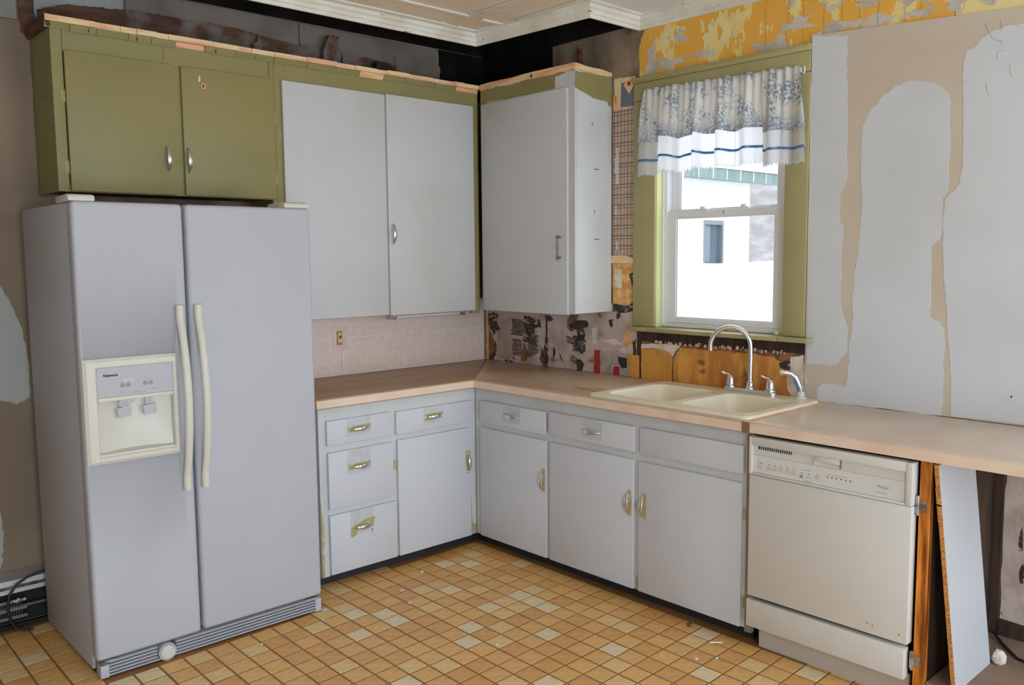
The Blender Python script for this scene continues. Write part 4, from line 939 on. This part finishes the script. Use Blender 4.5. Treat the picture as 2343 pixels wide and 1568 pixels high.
obj('spray_head', MB().tube(pth, [.010, .012, .0125, .013, .0135, .0135, .014, .0125], 12), M['chrome'], sp, smooth=True)
obj('blue_grip', MB().tube([(p[0] - .006, p[1] + .003, p[2]) for p in pth[:4]], [.0075, .0085, .009, .006], 10), M['blue'], sp, smooth=True)
obj('trigger', MB().tube([(sx + .004, sy - .014, RZ + .105), (sx + .006, sy - .018, RZ + .085), (sx + .004, sy - .020, RZ + .068)], [.004, .006, .004], 8), M['chrome'], sp, smooth=True)

# ------------------------------------------------------------------ refrigerator
FY = -.80
def fx(x): return -3.52776 + (x + 3.52776) * .9901
def fz(z): return 1.55766 + (z - 1.55766) * .9901
fr_ = thing('refrigerator', (-2.14, -.45, 0), 'white side-by-side refrigerator with ice and water dispenser', 'refrigerator')
FX0, FX1 = -2.604, -1.664; TOPZ = 1.767; DB = fz(.056)
GX = fx(-2.190)
obj('cabinet', B(FX0 + .004, FX1 - .004, -.115, -.722, .018, 1.764), M['fridge'], fr_, bevel=.006)
obj('gasket', B(FX0 + .014, FX1 - .014, -.7225, -.7335, DB + .012, TOPZ - .015), M['gap_grey'], fr_)
for x in (FX0 + .06, FX1 - .06):
    for y in (-.17, -.68): obj('foot', MB().lathe([(.018, 0), (.018, .010), (.010, .012), (.010, .019)], (x, y, 0), 'z', 10), M['toe'], fr_)
fd = obj('freezer_door', B(FX0, GX - .0055, -.734, FY, DB, TOPZ), M['fridge'], fr_, bevel=.016, seg=4)
gd = obj('refrigerator_door', B(GX + .0055, FX1, -.734, FY, DB + .002, TOPZ), M['fridge'], fr_, bevel=.016, seg=4)
# dispenser set into the freezer door
dx0, dx1, dz0, dz1 = fx(-2.590), fx(-2.2465), fz(.8045), fz(1.197)
cx0, cx1, cz0, cz1 = fx(-2.5425), fx(-2.2685), fz(.835), fz(1.037)
cut(fd, B(dx0 + .008, dx1 - .008, -.742, FY - .05, dz0 + .008, dz1 - .008))
dp = thing('dispenser', (0, 0, 0), '', '')
bpy.data.objects.remove(dp)
fmd = MB()
for a in ((dx0, cx0, dz0, dz1), (cx1, dx1, dz0, dz1), (cx0, cx1, dz0, cz0), (cx0, cx1, cz1, dz1)): fmd.box(a[0], a[1], FY + .012, FY - .009, a[2], a[3])
di = obj('dispenser', MB().box(dx0, dx1, FY + .001, FY - .004, dz0, dz1), M['cream'], fr_, bevel=.003)
cut(di, B(cx0, cx1, FY + .05, FY - .05, cz0, cz1))
rb = MB()  # raised rounded border
e = .046
rb.rings([[(x, FY - .004, z) for x, z in ((dx0, dz0), (dx1, dz0), (dx1, dz1), (dx0, dz1))], [(x, FY - .012, z) for x, z in ((dx0 + .012, dz0 + .012), (dx1 - .008, dz0 + .012), (dx1 - .008, dz1 - .012), (dx0 + .012, dz1 - .012))],
          [(x, FY - .012, z) for x, z in ((cx0 - .006, cz0 - .006), (cx1 + .004, cz0 - .006), (cx1 + .004, dz1 - .030), (cx0 - .006, dz1 - .030))], [(x, FY - .0045, z) for x, z in ((cx0, cz0), (cx1, cz0), (cx1, dz1 - .036), (cx0, dz1 - .036))]], cap=False)
obj('bezel', rb, M['cream'], di, bevel=.0)
cp0, cp1 = fz(1.053), fz(1.162)
obj('control_panel', B(fx(-2.545) + .004, fx(-2.266) - .003, FY - .0042, FY - .0075, cp0, cp1), M['fridge'], di, bevel=.001, seg=1)
obj('panel_lip', B(cx0 + .0005, cx1 - .0005, FY - .0042, FY - .0105, cz1 + .001, cp0 - .001), M['cream'], di, bevel=.002)
# cavity: bowed back, side walls, slanted tray
cv = MB(); n = 8
def cav(z, dpt): return [(cx0 + (cx1 - cx0) * i / n, FY + dpt * (1 - .75 * abs(2 * i / n - 1) ** 2.2), z) for i in range(n + 1)]
cv.rings([cav(cz1 + .004, .056), cav(cz1 - .05, .056), cav(cz0 + .085, .052), cav(cz0 + .05, .044), cav(cz0 + .02, .034), cav(cz0, .028)], closed=False, cap=False)
obj('cavity_back', cv, M['cream'], di, smooth=True)
obj('cavity_side', B(cx1 + .0006, cx1 + .004, FY + .056, FY + .0012, cz0, cz1), M['bisque'], di)
obj('cavity_side', B(cx0 - .004, cx0 - .0006, FY + .056, FY + .0012, cz0, cz1), M['cream'], di)
obj('cavity_top', B(cx0, cx1, FY + .056, FY + .0012, cz1 + .0006, cz1 + .004), M['bisque'], di)
obj('drip_tray', MB().prism([(FY + .052, cz0 - .004), (FY - .006, cz0 - .004), (FY - .006, cz0 + .006), (FY + .030, cz0 + .012), (FY + .052, cz0 + .012)], 0, cx0 + .0008, cx1 - .0008), M['cream'], di, bevel=.0015, seg=1)
obj('tray_grate', MB().prism([(FY + .004, cz0 + .0085), (FY - .003, cz0 + .0075), (FY - .003, cz0 + .0082), (FY + .004, cz0 + .0095)], 0, cx0 + .006, cx1 - .006), M['bisque'], di)
# ice chute and two paddles
lx0, lx1 = fx(-2.443), fx(-2.348)
def arc_chute(): return MB().tube([(lx0 - .028 + .072 * i / 10, FY + .030 - .006 * math.sin(PI * i / 10), cz1 - .006 - .026 * math.sin(PI * i / 10)) for i in range(11)], .0022, 6)
obj('ice_chute', arc_chute(), M['bisque'], di, smooth=True)
for lx in (lx0, lx1):
    obj('lever', MB().prism([(lx - .014, cz1 + .002), (lx + .014, cz1 + .002), (lx + .013, cz1 - .030), (lx - .013, cz1 - .030)], 1, FY + .034, FY + .030), M['fridge'], di)
    pd = MB().prism([(lx - .026, cz1 - .034), (lx + .026, cz1 - .028), (lx + .026, cz1 - .066), (lx - .020, cz1 - .072)], 1, FY + .030, FY + .024)
    obj('paddle', pd, M['fridge'], di, bevel=.002)
for bx_ in (-2.454, -2.4335, -2.372, -2.3515):
    o = fx(bx_); zb_ = fz(1.0935)
    obj('button', MB().lathe([(.0085, FY - .0075), (.0085, FY - .0085), (.0065, FY - .0088), (.006, FY - .0082), (.001, FY - .0084)], (o, 0, zb_), 'y', 16), M['button_grey'], di)
text('logo', 'Kenmore', .0145, M['black'], di, (fx(-2.520), FY - .0077, fz(1.1295)), FACE_A, ext=.0003, xs=.9, bold=.0005)
def marks(parent, face, items, m='label_grey'):
    k = MB()
    for x0, x1, z0, z1, p in items:
        if face == 'A': k.box(x0, x1, p, p - .0003, z0, z1)
        else: k.box(p, p - .0003, x0, x1, z0, z1)
    return obj('printed_marks', k, M[m], parent, stuff=True)
P0 = FY - .0075
marks(di, 'A', [(fx(-2.422), fx(-2.392), fz(1.062), fz(1.064), P0), (fx(-2.388), fx(-2.374), fz(1.0625), fz(1.064), P0), (fx(-2.346), fx(-2.328), fz(1.068), fz(1.0705), P0), (fx(-2.463), fx(-2.456), fz(1.066), fz(1.0695), P0),
                (fx(-2.365), fx(-2.354), fz(1.108), fz(1.1095), P0), (fx(-2.376), fx(-2.372), fz(1.114), fz(1.1155), P0), (fx(-2.353), fx(-2.350), fz(1.114), fz(1.1155), P0), (fx(-2.456), fx(-2.452), fz(1.112), fz(1.1135), P0)])
pt = MB(); rn = random.Random(4)
for i in range(4): x = fx(-2.452 + i * .011); z = fz(1.110 + rn.uniform(-.004, .007)); pt.prism(rough([(x, z), (x + .009, z - .002), (x + .008, z + .006), (x + .002, z + .008)], 4, .001, i), 1, P0, P0 - .0003)
obj('worn_paint', pt, M['mud'], di, stuff=True)
# curved door handles
def handle(parent, xt, xb, bow):
    rs = []; n = 26; z1, z0 = fz(1.379), fz(.655)
    for i in range(n + 1):
        t = i / n; z = z1 + (z0 - z1) * t; k = math.sin(PI * min(1, max(0, (t - .08) / .84))) ** .8 if .08 < t < .92 else 0
        y = FY - .014 - .050 * k; x = xt + (xb - xt) * t; hw = .0155 - .001 * k; hd = .013 - .003 * k
        rs.append([(x + hw * math.cos(a) * (1 if abs(math.cos(a)) < .98 else 1), y + hd * math.sin(a), z) for a in [2 * PI * (q + .5) / 12 for q in range(12)]])
    h = obj('handle', MB().rings(rs), M['cream'], parent, smooth=True)
    for z in (fz(1.379), fz(.655)):
        s = -1 if z > 1 else 1
        obj('end_cap', MB().rings([rr for rr in [[(xt + .0160 * math.cos(a), FY - .0145 + .0140 * math.sin(a), z + s * dz) for a in [2 * PI * (q + .5) / 12 for q in range(12)]] for dz in (-.002, .001, .055, .057)]]), M['cream'], h, smooth=True)
handle(fd, GX - .040, GX - .040, 1); handle(gd, GX + .032, GX + .032, 1)
# hinge covers on the top
for x0_, x1_ in ((FX0 - .006, FX0 + .085), (FX1 - .115, FX1 - .002)):
    k = MB().prism([(-.640, 1.7645), (-.795, 1.7672), (-.790, 1.787), (-.770, 1.792), (-.640, 1.788)], 0, x0_, x1_)
    obj('hinge_cover', k, M['cream'], fr_, bevel=.005)
# base grille
gr = obj('base_grille', B(FX0 + .012, FX1 - .012, -.735, -.752, .006, DB - .006), M['lint'], fr_, label='dusty base grille')
def slat(z, x0_, x1_): obj('slat', B(x0_, x1_, -.7525, FY + .004, z, z + .0052), M['fridge'], gr, bevel=.001, seg=1)
fcx = fx(-2.335)
gz0, gz1 = .005, DB - .005
for i in range(5):
    z = gz0 + .002 + i * (gz1 - gz0 - .010) / 4
    if i in (0,): slat(z, FX0 + .04, FX1 - .03)
    else:
        slat(z, FX0 + .04, fcx - .037); slat(z, fcx + .037, FX1 - .03)
obj('grille_end', B(FX0 + .010, FX0 + .040, -.7525, FY + .001, .004, DB - .018), M['fridge'], gr, bevel=.002)
obj('grille_end', B(FX1 - .034, FX1 - .006, -.7525, FY + .001, .002, DB - .010), M['fridge'], gr, bevel=.002)
obj('grille_tab', MB().prism([(FX1 - .012, .004), (FX1 + .010, .012), (FX1 + .014, .004), (FX1 - .004, .001)], 1, FY + .004, FY - .016), M['fridge'], gr)
obj('leveling_bracket', B(FX0 + .012, FX0 + .028, FY + .004, FY - .0, DB - .016, DB - .003), M['pewter'], gr)
for x in (FX0 + .045, FX1 - .045): obj('hinge_bracket', B(x - .026, x + .026, -.753, FY + .010, DB - .013, DB - .003), M['steel'], gr)
fc = obj('filter_cap', MB().lathe([(.0275, -.753), (.0275, FY - .003), (.0245, FY - .006), (.001, FY - .006)], (fcx, 0, .0315), 'y', 24), M['cream'], gr, smooth=True)
obj('filter_ring', MB().lathe([(.034, -.753), (.034, FY - .001), (.0285, FY - .001), (.0285, -.753)], (fcx, 0, .0325), 'y', 24), M['fridge'], gr, smooth=True)
for dz in (.010, -.006): obj('cap_ridge', B(fcx - .022, fcx + .022, FY - .0062, FY - .0085, .0315 + dz - .001, .0315 + dz + .001), M['bisque'], gr)

# ------------------------------------------------------------------ dishwasher
DX = -.641
dw = thing('dishwasher', (-.34, -2.61, 0), 'bisque built-in dishwasher under the right countertop', 'dishwasher')
DY0, DY1 = -2.298, -2.920
obj('tub', B(-.05, DX + .045, DY0 - .006, DY1 + .006, .216, .840), M['black'], dw)
obj('door_panel', B(DX + .0445, DX, DY0, DY1, .224, .7085), M['bisque'], dw, bevel=.005)
cpn = MB()
cpn.box(DX + .0445, DX - .004, DY0, DY0 - .013, .7105, .858); cpn.box(DX + .0445, DX - .004, DY1 + .022, DY1, .7105, .858)
cpn.box(DX + .0445, DX - .004, DY0 - .013, DY1 + .022, .826, .858); cpn.box(DX + .0445, DX - .004, DY0 - .013, DY1 + .022, .7105, .719)
cpn.box(DX + .0445, DX + .008, DY0 - .013, DY1 + .022, .719, .826)
cp = obj('control_panel', cpn, M['bisque'], dw, bevel=.0025)
obj('control_face', B(DX + .0078, DX + .005, DY0 - .014, DY1 + .023, .720, .7885), M['bisque_panel'], cp)
obj('upper_face', B(DX + .0078, DX + .0058, DY0 - .014, DY1 + .023, .7895, .8255), M['bisque'], cp)
obj('vent_slot', B(DX + .0057, DX + .0052, -2.335, -2.474, .8115, .8245), M['black'], cp)
for i in range(15):
    y = -2.342 - i * .0089; obj('vent_bar', MB().prism([(y, .8115), (y - .0022, .8115), (y - .004, .8245), (y - .0018, .8245)], 0, DX + .0052, DX + .003), M['bisque'], cp)
obj('latch', B(DX + .0057, DX - .001, -2.572, -2.664, .806, .8255), M['bisque'], cp, bevel=.002)
obj('latch_edge', B(DX + .0057, DX - .0015, -2.5665, -2.5700, .794, .8255), M['cream'], cp)
obj('latch_edge', B(DX + .0057, DX - .0005, -2.665, -2.6675, .794, .8255), M['grime'], cp)
PF = DX + .005
for y in (-2.343, -2.381, -2.405, -2.431, -2.458, -2.484, -2.578):
    obj('button', B(PF, PF - .0012, y + .0095, y - .0095, .737, .7525), M['button'], cp, bevel=.0008, seg=1)
marks(cp, 'B', [(y, y - .004, .7565, .7595, PF) for y in (-2.379, -2.403, -2.429, -2.456, -2.482, -2.576)] + [(y, y - .004, .7585, .7610, PF) for y in (-2.334, -2.342, -2.350)] +
      [(-2.513 - .0005, -2.519, .750, .7528, PF), (-2.541, -2.546, .749, .7518, PF)], 'black_print')
ar = MB()
for i in range(6):
    y = -2.613 - i * .0172; ar.prism([(y, .757), (y - .007, .757), (y - .0035, .7515)], 0, PF, PF - .0003)
obj('indicator_mark', ar, M['black_print'], cp)
marks(cp, 'B', [(-2.508, -2.520, .732, .744, PF), (-2.530, -2.552, .737, .739, PF), (-2.530, -2.556, .723, .7255, PF), (-2.520, -2.552, .7635, .765, PF), (-2.612, -2.69, .764, .7655, PF)])
text('logo', 'Whirlpool', .0155, M['label_grey'], cp, (PF - .0002, -2.797, .7515), FACE_B, ext=.0002, shear=.25, xs=.62)
marks(cp, 'B', [(-2.795 - i * .0066, -2.7996 - i * .0066, .7350, .7375, PF) for i in range(6)])
obj('lower_panel', B(DX + .040, DX, DY0 + .004, DY1 + .008, .098, .2085), M['bisque'], dw, bevel=.005)
obj('toe_plate', B(DX + .074, DX + .062, DY0 - .020, DY1 + .012, .0, .097), mat('beige_toe_plate', A(160, 150, 140), .5), dw)
obj('toe_gap', B(DX + .090, DX + .075, DY0 - .006, DY1 + .008, .0, .20), M['black'], dw)
for y, z in ((-2.78, .262), (-2.80, .258), (-2.893, .255)): obj('chip', MB().lathe([(.003, 0), (.003, -.0004)], (DX, y, z), 'x', 6), M['grime'], dw)

# ------------------------------------------------------------------ wooden end panel, leaning shelf, debris
ep = thing('end_panel', (-.33, -2.946, 0), 'varnished orange wood end panel with two old hinges beside the dishwasher', 'panel')
obj('post', B(-.612, -.585, -2.931, -2.968, 0, .8685), M['stained_wood'], ep, bevel=.0015, seg=1)
obj('side_board', B(-.5845, -.03, -2.950, -2.967, 0, .8685), M['plank_dark'], ep)
for z in (.712, .168):
    k = MB(); k.tube([(-.6165, -2.929, z - .034), (-.6165, -2.929, z + .034)], .0048, 10); k.box(-.6125, -.6150, -2.930, -2.957, z - .020, z + .020); k.box(-.613, -.6185, -2.921, -2.9295, z - .028, z + .030)
    h = obj('hinge', k, M['steel'], ep)
    for dz in (-.012, .012): obj('screw', MB().lathe([(.0035, -.6150), (.0030, -.6162), (.001, -.6165)], (0, -2.949, z + dz), 'x', 8), M['chrome_dull'], h)
bd = thing('shelf_board', (-.45, -3.06, .1), 'white melamine shelf board leaning upright under the right countertop', 'board')
# leaning: foot near y=-2.98, head against the wooden panel
tilt = math.atan2(.085, .762); BZ = .1005
obj('cabinet_floor', B(-.60, -.026, -2.972, -3.72, 0, .1), M['subfloor'], floor, label='raised wooden base under the right countertop')
def lean(x, t, h): return (x, -3.0575 - t * math.cos(tilt) + h * math.sin(tilt), BZ + h * math.cos(tilt) - t * math.sin(tilt) + .0018)
def slab(x0_, x1_, t0, t1, h0, h1): return MB().add([lean(x, t, h) for h in (h0, h1) for x, t in ((x0_, t0), (x1_, t0), (x1_, t1), (x0_, t1))], [(0, 3, 2, 1), (4, 5, 6, 7), (0, 1, 5, 4), (1, 2, 6, 5), (2, 3, 7, 6), (3, 0, 4, 7)])
obj('core', slab(-.610, -.300, .0010, .0145, .0003, .762), M['particle'], bd, label='particle board core')
obj('melamine_face', slab(-.608, -.299, .0146, .0156, .0008, .7615), M['melamine'], bd)
obj('melamine_face', slab(-.608, -.299, 0, .0009, .0006, .7615), M['melamine'], bd)
for h in (.655, .60): obj('splinter', slab(-.614, -.6102, .001, .016, h - .03, h + .03), M['particle'], bd)
rp = MB(); rn = random.Random(14); rs = []
for i in range(6):
    z = i * .0095; rr = (.018, .024, .026, .024, .020, .010)[i]
    rs.append([(-.275 + math.cos(a) * rr * rn.uniform(.75, 1.2), -3.092 + math.sin(a) * rr * rn.uniform(.75, 1.2), .1005 + z + rn.uniform(-.002, .002) * (i > 0)) for a in [q * PI / 5 for q in range(10)]])
tag(obj('plaster_chunk', rp.rings(rs), M['white_plaster']), 'pale chunk of plaster on the floor behind the leaning board', 'debris')
cbl = MB().tube([(-.040, -2.995, .112), (-.12, -3.06, .106), (-.20, -3.13, .1055), (-.24, -3.28, .1055), (-.16, -3.45, .1055)], .005, 8)
tag(obj('power_cord', cbl, M['rubber'], smooth=True), 'dark cord lying on the floor under the right countertop', 'cord')

# ------------------------------------------------------------------ outlet plates on the pink backsplash
sw = thing('wall_switch', (-1.064, -.005, 1.122), 'uncovered brass switch with red toggle on the pink backsplash', 'switch')
obj('back_plate', B(-1.105, -1.024, -.0047, -.0068, 1.060, 1.185), M['plate'], sw, bevel=.002)
obj('yoke', B(-1.079, -1.045, -.0070, -.0095, 1.085, 1.160), M['brass'], sw, bevel=.001, seg=1)
obj('switch_body', B(-1.073, -1.051, -.0097, -.0135, 1.098, 1.150), M['bone'], sw, bevel=.001, seg=1)
obj('toggle', MB().prism([(-.0137, 1.116), (-.0137, 1.132), (-.026, 1.138), (-.026, 1.131)], 0, -1.067, -1.058), M['redplastic'], sw, bevel=.001, seg=1)
for z in (1.092, 1.154): obj('screw', MB().lathe([(.004, -.0096), (.003, -.0112), (.001, -.0115)], (-1.062, 0, z), 'y', 10), M['brass'], sw)
bp = thing('blank_plate', (-.988, -.005, 1.007), 'blank pale pink wall plate with embossed oval below the switch', 'plate')
obj('plate', B(-1.050, -.926, -.0047, -.0085, .9605, 1.055), M['plate'], bp, bevel=.003)
k = MB(); k.tube([(-.988 + .026 * math.cos(a), -.0085, 1.008 + .014 * math.sin(a)) for a in [2 * PI * i / 24 for i in range(25)]], .0015, 6)
obj('embossed_oval', k, M['pinktile'], bp)
obj('embossed_oval', MB().box(-1.043, -.933, -.0084, -.0092, .966, .968).box(-1.043, -.933, -.0084, -.0092, 1.048, 1.050).box(-1.043, -1.041, -.0084, -.0092, .968, 1.048).box(-.935, -.933, -.0084, -.0092, .968, 1.048), M['pinkgrout'], bp)

# ------------------------------------------------------------------ baseboard heater and cable
ht = thing('baseboard_heater', (-3.6, -.04, 0), 'dusty metal baseboard heater along the wall left of the refrigerator', 'heater')
HX0, HX1 = LEFT_X + .02, -2.56
obj('back_plate', B(HX0, HX1, -.0095, -.0125, .012, .232), M['heater_dark'], ht)
obj('top_cover', MB().prism([(-.0125, .240), (-.012, .228), (-.060, .206), (-.066, .158), (-.070, .158), (-.064, .212)], 0, HX0, HX1), M['aluminium'], ht)
obj('damper', MB().prism([(-.058, .192), (-.074, .178), (-.076, .181), (-.060, .196)], 0, HX0, HX1), M['steel'], ht)
obj('bottom_tray', MB().prism([(-.0125, .004), (-.066, .004), (-.070, .022), (-.067, .022), (-.064, .007), (-.0125, .007)], 0, HX0, HX1), M['heater_dark'], ht)
obj('pipe', MB().tube([(HX0, -.04, .085), (HX1, -.04, .085)], .011, 10), M['pewter'], ht, smooth=True)
x = HX0 + .04; fn = MB()
while x < -2.68:
    fn.box(x, x + .0012, -.018, -.062, .052, .118); x += .0095
obj('fins', fn, M['fin'], ht, stuff=True)
for z in (.12, .085, .050): obj('fin_rail', B(HX0 + .03, -2.665, -.0622, -.0645, z - .006, z + .006), M['fin'], ht)
for k, (x, z) in enumerate(((-2.712, .122), (-2.696, .126), (-2.672, .122), (-2.702, .118))):
    obj('lint', MB().lathe([(.002, -.006), (.006, -.003), (.007, .002), (.002, .006)], (x, -.066, z), 'z', 7), M['white_plaster'], ht)
cbl = [(-2.50, -.090, .236), (-2.60, -.088, .232), (-2.66, -.086, .220), (-2.705, -.088, .196), (-2.735, -.092, .155), (-2.742, -.094, .105), (-2.736, -.096, .058), (-2.722, -.10, .022), (-2.700, -.11, .0062), (-2.66, -.13, .0055)]
tag(obj('power_cord', MB().tube(cbl, .0055, 8), M['rubber'], smooth=True), 'black cord drooping over the baseboard heater left of the refrigerator', 'cord')

# ------------------------------------------------------------------ splintered wood on the cabinet tops
def splinter(P, y0_, y1_, m, label, face='A'):
    o = obj('wood_splinter', MB().prism(P, 1 if face == 'A' else 0, y0_, y1_), M[m])
    return tag(o, label, 'wood scrap', 'splintered wood left on the cabinet tops')
splinter([(-1.165, 2.486), (-1.09, 2.486), (-1.075, 2.62), (-1.058, 2.707), (-1.075, 2.690), (-1.088, 2.708), (-1.10, 2.695), (-1.118, 2.703), (-1.15, 2.625)], -.060, -.085, 'brownwood', 'forked brown splinter standing on the tall white door cabinet')
splinter([(-1.54, 2.485), (-1.47, 2.4855), (-1.478, 2.56), (-1.492, 2.618), (-1.504, 2.648), (-1.510, 2.612), (-1.535, 2.60)], -.055, -.075, 'brownwood', 'short jagged brown splinter at the joint of the two left wall cabinets')
splinter([(-.85, 2.4855), (-.70, 2.4855), (-.715, 2.585), (-.76, 2.610), (-.83, 2.612)], -.055, -.09, 'plank_dark', 'dark broken board lying near the corner on the tall white door cabinet')
splinter([(-.862, 2.487), (-.898, 2.487), (-.884, 2.60), (-.878, 2.648), (-.862, 2.655)], -.060, -.085, 'brownwood', 'thin brown stick upright on the cabinet beside the window', 'B')

# ------------------------------------------------------------------ crumbs on the floor
rn = random.Random(17)
where = ['on the floor left of the middle, nearest the drawer cabinet', 'left of the floor middle, rounder, in front of the drawers', 'in the middle of the floor', 'at the bottom of the photo in the middle', 'on the right, leftmost of the three before the dishwasher', 'on the right, middle one of the three before the dishwasher', 'on the right, nearest the dishwasher', 'flat and close to the drawer cabinet door', 'just in front of the right end of the refrigerator grille', 'in front of the middle of the refrigerator grille', 'right of the refrigerator grille']
for k, (x, y, r) in enumerate(((-1.281, -.86, .010), (-1.341, -1.008, .009), (-1.104, -1.241, .005), (-1.331, -1.593, .008), (-.928, -2.103, .005), (-.854, -2.214, .008), (-.793, -2.266, .007), (-1.068, -.73, .010), (-1.72, -.90, .006), (-2.02, -.93, .006), (-1.50, -.96, .006))):
    rs = [[(x + math.cos(a) * r * q * rn.uniform(.7, 1.2), y + math.sin(a) * r * q * rn.uniform(.7, 1.2), .0006 + r * h) for a in [i * PI / 4 for i in range(8)]] for q, h in ((.8, 0), (1, .3), (.6, .7))]
    tag(obj('plaster_crumb', MB().rings(rs), M['mud']), 'small white plaster crumb ' + where[k], 'debris', 'white crumbs on the floor')
k = MB().lathe([(.006, .0006), (.010, .004), (.010, .014), (.004, .018)], (-.630, -2.020, 0), 'z', 10)
tag(obj('floor_bumper', k, M['pewter'], smooth=True), 'tiny dark metal cap standing on the floor by the sink cabinet', 'cap')
tag(obj('nail', MB().tube([(-.70, -2.17, .004), (-.665, -2.205, .004)], .0022, 8), M['chrome_dull']), 'loose bright nail lying on the floor in front of the dishwasher', 'nail')

# ------------------------------------------------------------------ outside the window
gnd = struct(obj('ground', B(WT + .02, 40, -25, 30, -.9, -.6), M['snow']))
sb = MB(); N_ = 40; rs = []
for i in range(N_ + 1):
    x = 3.0 + 30 * i / N_; h = 1.44 + .03 * math.sin(i * .9)
    rs.append([(x, .6, -.61), (x, 1.3, .75), (x, 2.0, h), (x, 2.9, h + .02), (x, 3.6, .6), (x, 3.9, -.61)])
tag(obj('snow_bank', sb.rings(rs), M['snow'], smooth=True), 'high white snow bank outside the window', 'snow')
sh = thing('shed', (3.0, 5.0, -.6), 'white building with green eave across the yard, seen through the window', 'building')
SYD = 5.0
ws = MB(); ws.box(-2, 9.43, SYD, SYD + .15, -.6, 3.0); ws.box(10.045, 10.90, SYD, SYD + .15, -.6, 3.0); ws.box(9.43, 10.045, SYD, SYD + .15, -.6, 1.35); ws.box(9.43, 10.045, SYD, SYD + .15, 2.168, 3.0); ws.box(10.75, 10.90, SYD + .15, SYD + 5, -.6, 3.0)
obj('wall', ws, M['siding'], sh)
wf = obj('window', MB().box(9.43, 9.47, SYD - .01, SYD + .1, 1.35, 2.168).box(10.0, 10.045, SYD - .01, SYD + .1, 1.35, 2.168).box(9.47, 10.0, SYD - .01, SYD + .1, 2.09, 2.168).box(9.47, 10.0, SYD - .01, SYD + .1, 1.35, 1.40), mat('grey_window_trim', (.22, .24, .25), .6), sh)
obj('pane', B(9.47, 10.0, SYD + .06, SYD + .07, 1.40, 2.09), M['shedglass'], wf)
obj('curtain', B(9.49, 9.68, SYD + .035, SYD + .055, 1.42, 2.08), mat('grey_blind', (.20, .24, .27), .8), wf)
obj('eave', MB().prism([(SYD - .02, 2.88), (SYD - .35, 2.86), (SYD - .35, 3.04), (SYD + .2, 3.06)], 0, -2, 13.5), M['roofgreen'], sh)
for i in range(14): obj('eave_rib', B(7.9 + i * .42, 7.94 + i * .42, SYD - .36, SYD - .3505, 2.86, 3.04), mat('pale_rib', (.40, .48, .46), .6) if i == 0 else bpy.data.materials['pale_rib'], sh)
obj('roof_snow', MB().prism([(SYD - .40, 3.045), (SYD - .42, 3.30), (SYD + .6, 3.62), (SYD + 5, 4.6), (SYD + 5, 4.3), (SYD + .2, 3.07)], 0, -2, 13.5), M['snow'], sh)
hv = MB(); rs = []; rn = random.Random(31)
for i in range(15):
    a = R(-30 + i * 8); rs.append([(6 + r * math.cos(a), r * math.sin(a), z + rn.uniform(-.4, .4) * (r > 20)) for r, z in ((19, -.62), (24, 2.5), (28, 6), (33, 9), (38, 10.5))])
struct(obj('hillside', hv.rings(rs, closed=False), M['hill'], smooth=True))
